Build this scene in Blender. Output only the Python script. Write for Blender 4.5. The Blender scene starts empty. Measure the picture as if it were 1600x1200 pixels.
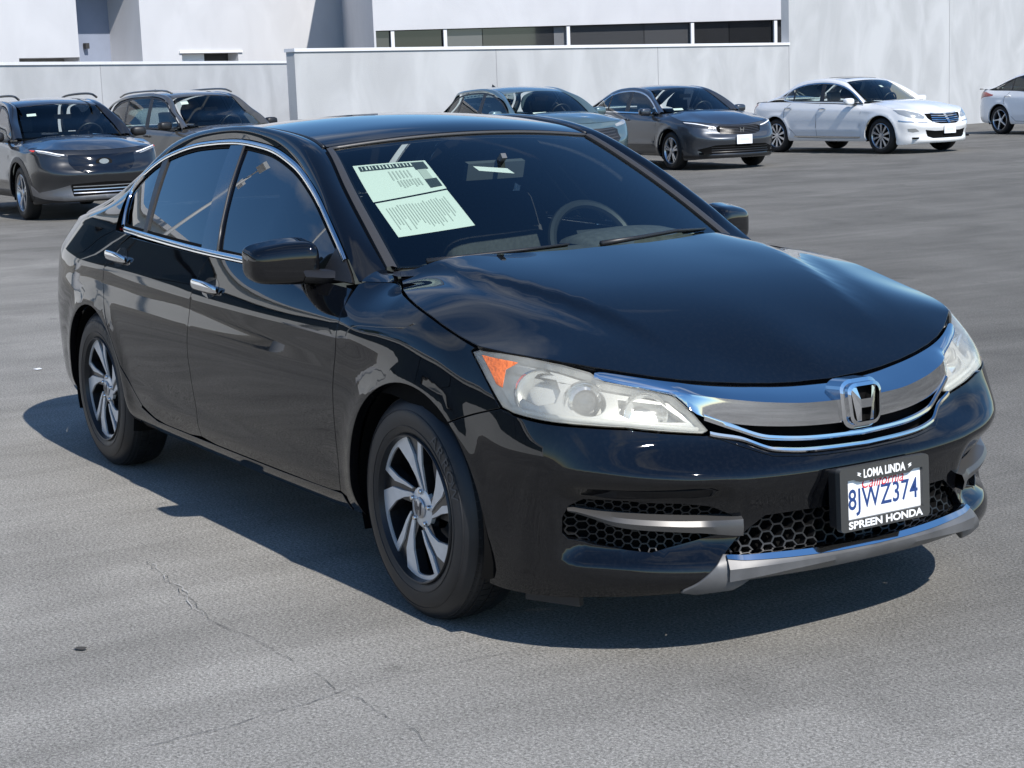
import bpy, bmesh, math, random
import numpy as np
from mathutils import Matrix, Vector
from mathutils.geometry import delaunay_2d_cdt
R = math.radians
rng = np.random.RandomState(7)
random.seed(7)
SC = bpy.context.scene
COL = SC.collection

# ---------------------------------------------------------------- camera
CAM_POS = (5.8083, -3.2265, 1.5350)
CAM_YAW, CAM_PITCH, CAM_ROLL, CAM_F = 2.595619, -0.168014, -0.036691, 2744.7 / 1600
fw = Vector((math.cos(CAM_PITCH)*math.cos(CAM_YAW), math.cos(CAM_PITCH)*math.sin(CAM_YAW), math.sin(CAM_PITCH)))
rt = Vector((math.sin(CAM_YAW), -math.cos(CAM_YAW), 0)); up = rt.cross(fw)
r2 = rt*math.cos(CAM_ROLL)+up*math.sin(CAM_ROLL); u2 = up*math.cos(CAM_ROLL)-rt*math.sin(CAM_ROLL)
cd = bpy.data.cameras.new('camera'); cam = bpy.data.objects.new('camera', cd); COL.objects.link(cam)
M = Matrix((r2, u2, -fw)).transposed().to_4x4(); M.translation = Vector(CAM_POS); cam.matrix_world = M
cd.sensor_width = 36; cd.sensor_fit = 'HORIZONTAL'; cd.lens = CAM_F*36; cd.clip_start = .1; cd.clip_end = 3000
SC.camera = cam

# ---------------------------------------------------------------- sky, sun, exposure
SUN_EL, SUN_AZ = R(46.5), R(0.0)          # azimuth from +x (the sedan's nose) towards +y
w = bpy.data.worlds.new('World'); SC.world = w; w.use_nodes = True
nt = w.node_tree; bgn = nt.nodes['Background']
sky = nt.nodes.new('ShaderNodeTexSky'); sky.sky_type = 'NISHITA'; sky.sun_disc = False
sky.sun_elevation = SUN_EL; sky.sun_rotation = R(90)-SUN_AZ; sky.air_density = 1.0; sky.dust_density = 0; sky.ozone_density = 5.0
tc = nt.nodes.new('ShaderNodeTexCoord')
mp = nt.nodes.new('ShaderNodeMapping'); mp.inputs['Scale'].default_value = (1.0, 1.0, 3.4); mp.inputs['Location'].default_value = (2.3, .4, .2)
nz = nt.nodes.new('ShaderNodeTexNoise'); nz.inputs['Scale'].default_value = 1.5; nz.inputs['Detail'].default_value = 9; nz.inputs['Roughness'].default_value = .58
rp = nt.nodes.new('ShaderNodeValToRGB'); rp.color_ramp.elements[0].position = .545; rp.color_ramp.elements[1].position = .74
rp.color_ramp.elements[1].color = (.8, .8, .8, 1)
mx = nt.nodes.new('ShaderNodeMix'); mx.data_type = 'RGBA'; mx.inputs['B'].default_value = (6.0, 6.3, 6.7, 1)
nt.links.new(tc.outputs['Generated'], mp.inputs['Vector']); nt.links.new(mp.outputs['Vector'], nz.inputs['Vector'])
nt.links.new(nz.outputs['Fac'], rp.inputs['Fac']); nt.links.new(rp.outputs['Color'], mx.inputs['Factor'])
hs_ = nt.nodes.new('ShaderNodeHueSaturation'); hs_.inputs['Saturation'].default_value = 1.15; nt.links.new(sky.outputs['Color'], hs_.inputs['Color']); nt.links.new(hs_.outputs['Color'], mx.inputs['A']); nt.links.new(mx.outputs['Result'], bgn.inputs['Color'])
bgn.inputs['Strength'].default_value = .15
sl = bpy.data.lights.new('sun', 'SUN'); sl.energy = 5.0; sl.angle = R(.53); sl.color = (1, .955, .90)
so = bpy.data.objects.new('sun', sl); COL.objects.link(so)
sd_ = Vector((math.cos(SUN_EL)*math.cos(SUN_AZ), math.cos(SUN_EL)*math.sin(SUN_AZ), math.sin(SUN_EL)))
so.rotation_euler = sd_.to_track_quat('Z', 'Y').to_euler(); so.location = (20, 0, 25)
vs = SC.view_settings; vs.view_transform = 'Standard'; vs.look = 'None'; vs.exposure = .18; vs.gamma = 1; vs.use_curve_mapping = False
SC.cycles.max_bounces = 10; SC.cycles.transparent_max_bounces = 24; SC.cycles.glossy_bounces = 5; SC.cycles.diffuse_bounces = 3
SC.cycles.caustics_reflective = False; SC.cycles.caustics_refractive = False; SC.cycles.sample_clamp_indirect = 6
SC.cycles.use_denoising = True

# ---------------------------------------------------------------- surfaces of the black sedan (car frame: x forward, y left, z up, metres)
class Spl:
    """natural cubic spline, vector valued"""
    def __init__(s, x, y):
        s.x = np.asarray(x, float); s.y = np.asarray(y, float)
        n = len(s.x); h = np.diff(s.x)
        A = np.zeros((n, n)); A[0, 0] = A[-1, -1] = 1
        Y = s.y.reshape(n, -1); R = np.zeros_like(Y)
        for i in range(1, n-1):
            A[i, i-1] = h[i-1]; A[i, i] = 2*(h[i-1]+h[i]); A[i, i+1] = h[i]
            R[i] = 6*((Y[i+1]-Y[i])/h[i]-(Y[i]-Y[i-1])/h[i-1])
        s.m = np.linalg.solve(A, R); s.Y = Y
    def __call__(s, q):
        q = np.asarray(q, float); sh = q.shape; q = q.ravel()
        i = np.clip(np.searchsorted(s.x, q)-1, 0, len(s.x)-2)
        h = (s.x[i+1]-s.x[i])[:, None]; a = (s.x[i+1]-q)[:, None]/h; b = 1-a
        r = a*s.Y[i]+b*s.Y[i+1]+((a**3-a)*s.m[i]+(b**3-b)*s.m[i+1])*h*h/6
        return r.reshape(sh+s.y.shape[1:])

class Pch:
    """monotone cubic (no overshoot)"""
    def __init__(s, x, y):
        s.x = np.asarray(x, float); s.y = np.asarray(y, float)
        h = np.diff(s.x); sh = (-1,)+(1,)*(s.y.ndim-1); h = h.reshape(sh)
        d = np.diff(s.y, axis=0)/h
        m = np.zeros_like(s.y)
        w1 = 2*h[1:]+h[:-1]; w2 = h[1:]+2*h[:-1]
        ok = d[1:]*d[:-1] > 0
        with np.errstate(all='ignore'):
            mm = (w1+w2)/(w1/d[:-1]+w2/d[1:])
        m[1:-1] = np.where(ok, mm, 0)
        m[0] = d[0]; m[-1] = d[-1]; s.m = m
    def __call__(s, q):
        q = np.asarray(q, float); sh0 = q.shape; q = q.ravel()
        i = np.clip(np.searchsorted(s.x, q)-1, 0, len(s.x)-2)
        sh = (-1,)+(1,)*(s.y.ndim-1)
        h = (s.x[i+1]-s.x[i]).reshape(sh); u = np.clip((q-s.x[i]).reshape(sh)/h, -.5, 1.5)
        r = (s.y[i]*(1+2*u)*(1-u)**2+s.y[i+1]*u*u*(3-2*u)+s.m[i]*h*u*(1-u)**2+s.m[i+1]*h*u*u*(u-1))
        return r.reshape(sh0+s.y.shape[1:])

class Shell:
    """lower body: an extruded plan curve with rows of (height, inset) and small added features"""
    def __init__(s, plan, stations, extra=None):
        P = np.array(plan, float)
        t = np.concatenate([[0], np.cumsum(np.hypot(*np.diff(P, axis=0).T))])
        j = int(np.argmin(np.abs(P[:, 0]-.3)+10*(P[:, 1] < .5))); t = t-t[j]+P[j, 0]
        s.plan = Spl(t, P); s.t = t
        Z = np.array([a[0] for a in stations]); D = np.array([a[1] for a in stations])
        s.Z = Pch(t, Z); s.D = Pch(t, D); s.n = Z.shape[1]; s.extra = extra
        s.basis = Pch  # rows are blended with a smooth spline
        s.B = Spl(np.arange(s.n), np.eye(s.n))
    def raw(s, t, v):
        B = s.B(v); return (B*s.Z(t)).sum(-1), (B*s.D(t)).sum(-1)
    def at(s, t, v):
        t = np.asarray(t, float); v = np.asarray(v, float)
        z, d = s.raw(t, v); p = s.plan(t); q = s.plan(t+1e-3)-s.plan(t-1e-3)
        n = np.stack([-q[..., 1], q[..., 0]], -1); n /= np.linalg.norm(n, axis=-1, keepdims=True)
        n = np.where((n*0+1) > 0, n, n)
        if s.extra: d = d+s.extra(p[..., 0], p[..., 1], z, t)
        # n points outward (to +y on the side)
        o = p-n*d[..., None]
        return np.stack([o[..., 0], o[..., 1], z], -1)
    def normal(s, t, v):
        e = 2e-3
        a = s.at(t+e, v)-s.at(t-e, v); b = s.at(t, v+e*5)-s.at(t, v-e*5)
        n = np.cross(b, a); n /= np.linalg.norm(n, axis=-1, keepdims=True)
        # outward: away from the plan's inside
        q = s.plan(t+1e-3)-s.plan(t-1e-3); o = np.stack([-q[..., 1], q[..., 0], 0*q[..., 0]], -1)
        f = np.sign((n*o).sum(-1)+1e-9)
        return n*f[..., None]
    def v_of(s, t, z):
        t = np.asarray(t, float); z = np.asarray(z, float)
        lo = np.full(t.shape, -.3); hi = np.full(t.shape, s.n-1+.15)
        for _ in range(40):
            m = (lo+hi)/2; g = s.raw(t, m)[0] < z
            lo = np.where(g, m, lo); hi = np.where(g, hi, m)
        return (lo+hi)/2
    def t_of_x(s, x, lo=-2.6, hi=2.5):
        tt = np.linspace(s.t[0], s.t[-1], 3000); return float(np.interp(x, s.plan(tt)[:, 0], tt))

def gauss(a, w): return np.exp(-(a/w)**2)
def sstep(a, lo, hi):
    u = np.clip((a-lo)/(hi-lo), 0, 1); return u*u*(3-2*u)

PLAN = [(-2.465, 0), (-2.45, .35), (-2.38, .62), (-2.22, .772), (-2.0, .864), (-1.7, .906), (-1.388, .917), (-.9, .922), (-.3, .9245),
        (.3, .924), (.9, .919), (1.05, .918), (1.2, .916), (1.388, .911), (1.55, .904), (1.70, .889), (1.85, .861), (1.98, .812), (2.10, .728), (2.20, .618), (2.275, .475), (2.325, .32), (2.355, .16), (2.363, 0)]
ROWS = [
 ([.26, .33, .42, .54, .66, .80, .92, 1.02], [.06, .02, .0, .0, .05, .06, .06, .12]),
 ([.26, .33, .42, .54, .66, .80, .92, 1.02], [.06, .02, .0, .0, .05, .06, .06, .12]),
 ([.255, .32, .41, .53, .66, .80, .91, 1.015], [.06, .02, .002, .0, .03, .04, .05, .12]),
 ([.25, .31, .40, .525, .66, .80, .905, 1.01], [.055, .02, .004, .0, .008, .02, .045, .12]),
 ([.245, .30, .385, .525, .66, .80, .905, 1.01], [.05, .02, .006, .0, .0, .010, .038, .11]),
 ([.24, .295, .38, .525, .66, .80, .905, 1.01], [.05, .02, .008, .0, .0, .008, .034, .10]),
 ([.24, .29, .375, .52, .66, .80, .905, 1.01], [.048, .02, .008, .002, .0, .008, .032, .09]),
 ([.238, .287, .37, .52, .66, .80, .90, .998], [.046, .021, .009, .003, .0, .009, .033, .072]),
 ([.238, .285, .37, .52, .66, .79, .89, .968], [.046, .022, .010, .004, .0, .010, .036, .068]),
 ([.238, .285, .37, .52, .655, .78, .88, .953], [.046, .022, .010, .004, .0, .010, .038, .080]),
 ([.238, .285, .37, .52, .65, .77, .87, .952], [.046, .022, .010, .004, .0, .010, .040, .135]),
 ([.238, .285, .37, .52, .645, .76, .860, .954], [.046, .022, .010, .003, .0, .010, .036, .180]),
 ([.235, .285, .37, .52, .64, .75, .850, .932], [.045, .021, .008, .002, .0, .010, .035, .125]),
 ([.22, .29, .375, .51, .625, .735, .828, .900], [.04, .018, .006, .0, .0, .010, .034, .083]),
 ([.205, .28, .365, .49, .60, .71, .798, .861], [.035, .016, .005, .0, .001, .012, .034, .070]),
 ([.180, .26, .35, .475, .58, .68, .762, .829], [.032, .014, .005, .0, .001, .013, .035, .062]),
 ([.172, .25, .345, .46, .56, .65, .735, .814], [.036, .018, .008, .001, -.004, .010, .034, .088]),
 ([.175, .25, .34, .45, .545, .625, .713, .801], [.045, .022, .016, .003, -.008, .004, .038, .108]),
 ([.185, .25, .34, .445, .535, .61, .69, .779], [.045, .022, .024, .010, -.006, .020, .060, .139]),
 ([.190, .25, .34, .44, .525, .595, .67, .758], [.045, .014, .028, .013, .000, .052, .088, .155]),
 ([.193, .25, .34, .44, .517, .583, .655, .737], [.04, .008, .030, .014, .002, .072, .105, .164]),
 ([.195, .25, .34, .44, .512, .574, .645, .720], [.035, .0, .030, .014, .003, .062, .100, .169]),
 ([.195, .25, .34, .44, .51, .568, .638, .708], [.03, .0, .030, .014, .004, .052, .092, .172]),
 ([.195, .25, .34, .44, .51, .565, .635, .703], [.03, .0, .030, .014, .004, .048, .090, .173]),
]
CREASE = Pch([-2.3, -1.2, 0, 1.0, 1.3], [.895, .862, .828, .79, .775])
CREASA = Pch([-2.3, -1.9, -1.0, .6, 1.1, 1.35], [.05, .13, .16, .14, .06, 0])
def side_extra(x, y, z, t):
    d = np.zeros_like(z)
    side = sstep(y, .80, .87)
    # shoulder crease through the door handles
    u = z-CREASE(np.clip(x, -2.3, 1.3)); a = CREASA(np.clip(x, -2.3, 1.35))
    d += side*a*(np.sqrt(u*u+.006**2)-.006)*gauss(u, .10)
    # lower door crease rising to the rear
    zl = .345+.10*sstep(-x, -.2, 1.6)**1.5; u = z-zl
    d += side*.13*(np.sqrt(u*u+.006**2)-.006)*gauss(u, .07)*sstep(x, -1.1, -.8)*sstep(-x, -1.05, -.85)
    # recess round the fog lamp pocket, with a shelf under it
    d += .030*sstep(t, 2.0, 2.09)*(1-sstep(t, 2.42, 2.54))*sstep(z, .268, .318)*(1-sstep(z, .445, .51))
    # ridge across the bumper above the lower openings
    u = z-.528; d += sstep(t, 1.95, 2.12)*.16*(np.sqrt(u*u+.005**2)-.005)*gauss(u, .055)
    # flared wheel arch lips
    for xc, zc in ((1.40, .325), (-1.388, .325)):
        r = np.hypot(x-xc, z-zc)
        d += -.010*gauss(r-.375, .045)*sstep(z, .24, .36)
    return d
SH = Shell(PLAN, ROWS, side_extra)

def top_loft(C, E):
    a = np.arange(len(C))
    c = Spl(a, np.array(C, float)); e = Spl(a, np.array(E, float))
    def f(u, q):
        cc = c(u); ee = e(u); q = np.asarray(q, float)
        g = q*q
        return np.stack([cc[..., 0]+(ee[..., 0]-cc[..., 0])*g, ee[..., 1]*q, cc[..., 1]+(ee[..., 2]-cc[..., 1])*g], -1)
    return f

WB = Pch([-2.2, -1.6, -1.1, -.3, .2, .5, .8, 1.0], [.70, .79, .838, .857, .846, .828, .795, .772])
def glass_y(x, z):
    h = (z-.96)/.41
    return WB(x)-.195*h-.055*h*np.abs(h)
TOPC = [(1.075, .985), (.82, 1.118), (.545, 1.252), (.25, 1.376), (.0, 1.424), (-.35, 1.446), (-.75, 1.434), (-1.10, 1.395), (-1.37, 1.305), (-1.64, 1.175), (-1.92, 1.06)]
TOPE = [(.891, .687, .981), (.665, .650, 1.112), (.43, .603, 1.238), (.206, .552, 1.343), (-.03, .545, 1.388), (-.36, .548, 1.410), (-.73, .545, 1.398), (-1.05, .538, 1.358), (-1.29, .553, 1.262), (-1.52, .585, 1.148), (-1.77, .62, 1.047)]
TOP = top_loft(TOPC, TOPE)
# ---------------------------------------------------------------- materials
MATS = {}
def mat(name, col=(.5, .5, .5), rough=.5, metal=0., coat=0., coat_rough=.02, coat_ior=1.5, spec=.5, ior=1.5, noise=None, bump=None, trans=0, emit=None):
    """principled material; noise=(scale, amount, stretch) varies colour and roughness a little, bump=(scale, strength)"""
    if name in MATS: return MATS[name]
    m = bpy.data.materials.new(name); m.use_nodes = True; t = m.node_tree; b = t.nodes['Principled BSDF']
    b.inputs['Base Color'].default_value = (*col, 1); b.inputs['Roughness'].default_value = rough; b.inputs['Metallic'].default_value = metal
    b.inputs['Coat Weight'].default_value = coat; b.inputs['Coat IOR'].default_value = coat_ior; b.inputs['Coat Roughness'].default_value = coat_rough
    b.inputs['Specular IOR Level'].default_value = spec; b.inputs['IOR'].default_value = ior
    if noise or bump:
        tc = t.nodes.new('ShaderNodeTexCoord')
    if noise:
        sc, am = noise[:2]
        mp = t.nodes.new('ShaderNodeMapping'); mp.inputs['Scale'].default_value = noise[2] if len(noise) > 2 else (1, 1, 1)
        n = t.nodes.new('ShaderNodeTexNoise'); n.inputs['Scale'].default_value = sc; n.inputs['Detail'].default_value = 6
        h = t.nodes.new('ShaderNodeMix'); h.data_type = 'RGBA'
        h.inputs['A'].default_value = (*[c*(1-am) for c in col], 1); h.inputs['B'].default_value = (*[min(1, c*(1+am)) for c in col], 1)
        t.links.new(tc.outputs['Object'], mp.inputs[0]); t.links.new(mp.outputs[0], n.inputs['Vector'])
        r = t.nodes.new('ShaderNodeMapRange'); r.inputs[1].default_value = .3; r.inputs[2].default_value = .7
        t.links.new(n.outputs['Fac'], r.inputs[0]); t.links.new(r.outputs[0], h.inputs['Factor']); t.links.new(h.outputs['Result'], b.inputs['Base Color'])
        r3 = t.nodes.new('ShaderNodeMapRange'); r3.inputs[3].default_value = max(0, rough*(1-am)); r3.inputs[4].default_value = min(1, rough*(1+am))
        t.links.new(n.outputs['Fac'], r3.inputs[0]); t.links.new(r3.outputs[0], b.inputs['Roughness'])
    if bump:
        n2 = t.nodes.new('ShaderNodeTexNoise'); n2.inputs['Scale'].default_value = bump[0]; n2.inputs['Detail'].default_value = 5
        bp = t.nodes.new('ShaderNodeBump'); bp.inputs['Strength'].default_value = bump[1]; bp.inputs['Distance'].default_value = .01
        t.links.new(tc.outputs['Object'], n2.inputs['Vector']); t.links.new(n2.outputs['Fac'], bp.inputs['Height']); t.links.new(bp.outputs[0], b.inputs['Normal'])
    if emit:
        b.inputs['Emission Color'].default_value = (*emit[0], 1); b.inputs['Emission Strength'].default_value = emit[1]
    MATS[name] = m
    return m

def glass(name, tint, refl=(1, 1, 1), haze=0., haze_col=(.8, .8, .8), rough=0., ior=1.5):
    """thin sheet: tinted transmission, Fresnel reflection, optional clouding"""
    m = bpy.data.materials.new(name); m.use_nodes = True; t = m.node_tree; t.nodes.clear()
    o = t.nodes.new('ShaderNodeOutputMaterial'); tr = t.nodes.new('ShaderNodeBsdfTransparent'); tr.inputs[0].default_value = (*tint, 1)
    g = t.nodes.new('ShaderNodeBsdfGlossy'); g.inputs['Roughness'].default_value = rough; g.inputs['Color'].default_value = (*refl, 1)
    f = t.nodes.new('ShaderNodeFresnel'); f.inputs['IOR'].default_value = ior
    a = t.nodes.new('ShaderNodeMixShader'); t.links.new(f.outputs[0], a.inputs[0])
    base = tr
    if haze:
        tl = t.nodes.new('ShaderNodeBsdfTranslucent'); tl.inputs[0].default_value = (*haze_col, 1)
        df = t.nodes.new('ShaderNodeBsdfDiffuse'); df.inputs[0].default_value = (*haze_col, 1)
        ad = t.nodes.new('ShaderNodeMixShader'); ad.inputs[0].default_value = .5
        t.links.new(tl.outputs[0], ad.inputs[1]); t.links.new(df.outputs[0], ad.inputs[2])
        hz = t.nodes.new('ShaderNodeMixShader')
        tc = t.nodes.new('ShaderNodeTexCoord'); n = t.nodes.new('ShaderNodeTexNoise'); n.inputs['Scale'].default_value = 9; n.inputs['Detail'].default_value = 5
        r = t.nodes.new('ShaderNodeMapRange'); r.inputs[1].default_value = .3; r.inputs[2].default_value = .7; r.inputs[3].default_value = haze*.55; r.inputs[4].default_value = min(1, haze*1.4)
        t.links.new(tc.outputs['Object'], n.inputs['Vector']); t.links.new(n.outputs['Fac'], r.inputs[0]); t.links.new(r.outputs[0], hz.inputs[0])
        t.links.new(tr.outputs[0], hz.inputs[1]); t.links.new(ad.outputs[0], hz.inputs[2]); base = hz
    t.links.new(base.outputs[0], a.inputs[1]); t.links.new(g.outputs[0], a.inputs[2]); t.links.new(a.outputs[0], o.inputs[0])
    MATS[name] = m
    return m

# ---------------------------------------------------------------- mesh helpers
def tag(o, label=None, cat=None, group=None, kind=None):
    if label: o['label'] = label
    if cat: o['category'] = cat
    if group: o['group'] = group
    if kind: o['kind'] = kind
    return o
def empty(name, loc=(0, 0, 0), rz=0., parent=None):
    o = bpy.data.objects.new(name, None); COL.objects.link(o); o.location = loc; o.rotation_euler = (0, 0, rz); o.empty_display_size = .2
    if parent: o.parent = parent
    return o
def mobj(name, V, F, m, parent=None, smooth=True, normals=None, sharp=None):
    me = bpy.data.meshes.new(name); me.from_pydata([tuple(map(float, v)) for v in V], [], [tuple(map(int, f)) for f in F]); me.update()
    if m: me.materials.append(m)
    if smooth and len(me.polygons):
        me.polygons.foreach_set('use_smooth', [True]*len(me.polygons))
        if sharp: me.set_sharp_from_angle(angle=R(sharp))
    if normals is not None: me.normals_split_custom_set_from_vertices([tuple(map(float, n)) for n in normals])
    o = bpy.data.objects.new(name, me); COL.objects.link(o)
    if parent: o.parent = parent
    return o
class MB:
    """collects shapes that become one mesh"""
    def __init__(s): s.V = []; s.F = []
    def add(s, V, F):
        n = len(s.V); s.V += [tuple(map(float, v)) for v in V]; s.F += [tuple(int(i)+n for i in f) for f in F]; return s
    def box(s, c, d, rz=0., M=None):
        x, y, z = [a/2 for a in d]
        V = [(sx*x, sy*y, sz*z) for sz in (-1, 1) for sy in (-1, 1) for sx in (-1, 1)]
        F = [(0, 2, 3, 1), (4, 5, 7, 6), (0, 1, 5, 4), (2, 6, 7, 3), (0, 4, 6, 2), (1, 3, 7, 5)]
        if M is None: M = Matrix.Rotation(rz, 3, 'Z')
        return s.add([M @ Vector(v)+Vector(c) for v in V], F)
    def bar(s, a, b, w, h, upv=(0, 0, 1)):
        a = Vector(a); b = Vector(b); d = (b-a); L = d.length
        if L < 1e-6: return s
        d.normalize(); u = Vector(upv); sx = d.cross(u)
        if sx.length < 1e-4: sx = d.cross(Vector((1, 0, 0)))
        sx.normalize(); u = sx.cross(d)
        return s.box((a+b)/2, (L, w, h), M=Matrix((d, sx, u)).transposed())
    def tube(s, pts, r, n=8, caps=True):
        P = [Vector(p) for p in pts]; rr = r if hasattr(r, '__len__') else [r]*len(P)
        V = []; F = []; prev = None
        for i, p in enumerate(P):
            d = (P[min(i+1, len(P)-1)]-P[max(i-1, 0)]).normalized()
            if prev is None:
                a = d.cross(Vector((0, 0, 1)));
                if a.length < 1e-3: a = d.cross(Vector((0, 1, 0)))
            else: a = prev-d*prev.dot(d)
            a.normalize(); prev = a; b = d.cross(a)
            for k in range(n):
                t = 2*math.pi*k/n; V.append(p+(a*math.cos(t)+b*math.sin(t))*rr[i])
        for i in range(len(P)-1):
            for k in range(n): F.append((i*n+k, i*n+(k+1) % n, (i+1)*n+(k+1) % n, (i+1)*n+k))
        if caps: F += [tuple(range(n))[::-1], tuple((len(P)-1)*n+k for k in range(n))]
        return s.add(V, F)
    def lathe(s, prof, n=48, axis='y', c=(0, 0, 0), M=None):
        """prof: (radius, along axis)"""
        V = []; F = []; m = len(prof)
        for k in range(n):
            t = 2*math.pi*k/n
            for r, a in prof:
                v = Vector((r*math.cos(t), a, r*math.sin(t)))
                if axis == 'z': v = Vector((r*math.cos(t), r*math.sin(t), a))
                if axis == 'x': v = Vector((a, r*math.cos(t), r*math.sin(t)))
                if M is not None: v = M @ v
                V.append(v+Vector(c))
        for k in range(n):
            for j in range(m-1): F.append((k*m+j, k*m+j+1, ((k+1) % n)*m+j+1, ((k+1) % n)*m+j))
        return s.add(V, F)
    def grid(s, G):
        """G: rows x cols x 3"""
        G = np.asarray(G); a, b = G.shape[:2]
        return s.add(G.reshape(-1, 3), [(i*b+j, i*b+j+1, (i+1)*b+j+1, (i+1)*b+j) for i in range(a-1) for j in range(b-1)])
    def prism(s, poly, f0, f1):
        """poly of 2D points; f0/f1 map a 2D point to the back/front face; front triangulated"""
        n = len(poly); V = [f0(*p) for p in poly]+[f1(*p) for p in poly]
        tri = tri2d(poly)
        F = [tuple(n+i for i in t) for t in tri]+[tuple(t[::-1]) for t in tri]+[(i, (i+1) % n, n+(i+1) % n, n+i) for i in range(n)]
        return s.add(V, F)
    def build(s, name, m, parent=None, smooth=False, sharp=None):
        o = mobj(name, s.V, s.F, m, parent, smooth, None, sharp)
        bm = bmesh.new(); bm.from_mesh(o.data); bmesh.ops.recalc_face_normals(bm, faces=bm.faces); bm.to_mesh(o.data); bm.free()
        return o
def inside(pts, poly):
    pts = np.asarray(pts); poly = np.asarray(poly); x, y = pts[:, 0][:, None], pts[:, 1][:, None]
    a = poly; b = np.roll(poly, -1, 0)
    with np.errstate(all='ignore'):
        c = ((a[:, 1] > y) != (b[:, 1] > y)) & (x < (b[:, 0]-a[:, 0])*(y-a[:, 1])/(b[:, 1]-a[:, 1])+a[:, 0])
    return c.sum(1) % 2 == 1
def area(p):
    p = np.asarray(p); q = np.roll(p, -1, 0); return .5*(p[:, 0]*q[:, 1]-q[:, 0]*p[:, 1]).sum()
def tri2d(poly, holes=(), extra=None):
    """triangles (indices into poly+holes+extra)"""
    pts = [tuple(p) for p in poly]; E = [(i, (i+1) % len(poly)) for i in range(len(poly))]
    for h in holes:
        n = len(pts); pts += [tuple(p) for p in h]; E += [(n+i, n+(i+1) % len(h)) for i in range(len(h))]
    if extra is not None: pts += [tuple(p) for p in extra]
    co, ed, fa, ov, _, _ = delaunay_2d_cdt([Vector((float(a), float(b))) for a, b in pts], E, [], 0, 1e-7)
    co = np.array([(v.x, v.y) for v in co]); fa = np.array([tuple(f) for f in fa])
    m = [o[0] if len(o) else -1 for o in ov]
    ce = co[fa].mean(1); ok = inside(ce, poly)
    for h in holes: ok &= ~inside(ce, h)
    out = []
    for f in fa[ok]:
        g = [m[i] for i in f]
        if -1 in g or len(set(g)) < 3: continue
        a, b, c = (pts[i] for i in g)
        if (b[0]-a[0])*(c[1]-a[1])-(c[0]-a[0])*(b[1]-a[1]) < 0: g = g[::-1]
        out.append(tuple(g))
    return out
def dens(poly, seg, closed=True):
    P = np.asarray(poly, float); out = []
    n = len(P) if closed else len(P)-1
    for i in range(n):
        a, b = P[i], P[(i+1) % len(P)]; k = max(1, int(math.ceil(np.hypot(*(b-a))/seg)))
        out += [a+(b-a)*j/k for j in range(k)]
    if not closed: out.append(P[-1])
    return np.array(out)
def inset(poly, d):
    P = np.asarray(poly, float); s = 1 if area(P) > 0 else -1
    a = P-np.roll(P, 1, 0); b = np.roll(P, -1, 0)-P
    na = np.stack([-a[:, 1], a[:, 0]], 1)*s; nb = np.stack([-b[:, 1], b[:, 0]], 1)*s
    na /= np.linalg.norm(na, axis=1, keepdims=True)+1e-12; nb /= np.linalg.norm(nb, axis=1, keepdims=True)+1e-12
    m = na+nb; l = (m*na).sum(1, keepdims=True); m = m/np.maximum(l, .35)
    return P+m*d
def fnormal(f, a, b, ori, ea=2e-3, eb=2e-3):
    u = f(a+ea, b)-f(a-ea, b); v = f(a, b+eb)-f(a, b-eb)
    n = np.cross(u, v); n /= np.linalg.norm(n, axis=-1, keepdims=True)+1e-12
    P = f(a, b); s = np.sign((n*ori(P, a, b)).sum(-1)+1e-9)
    return P, n*s[:, None]
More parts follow.
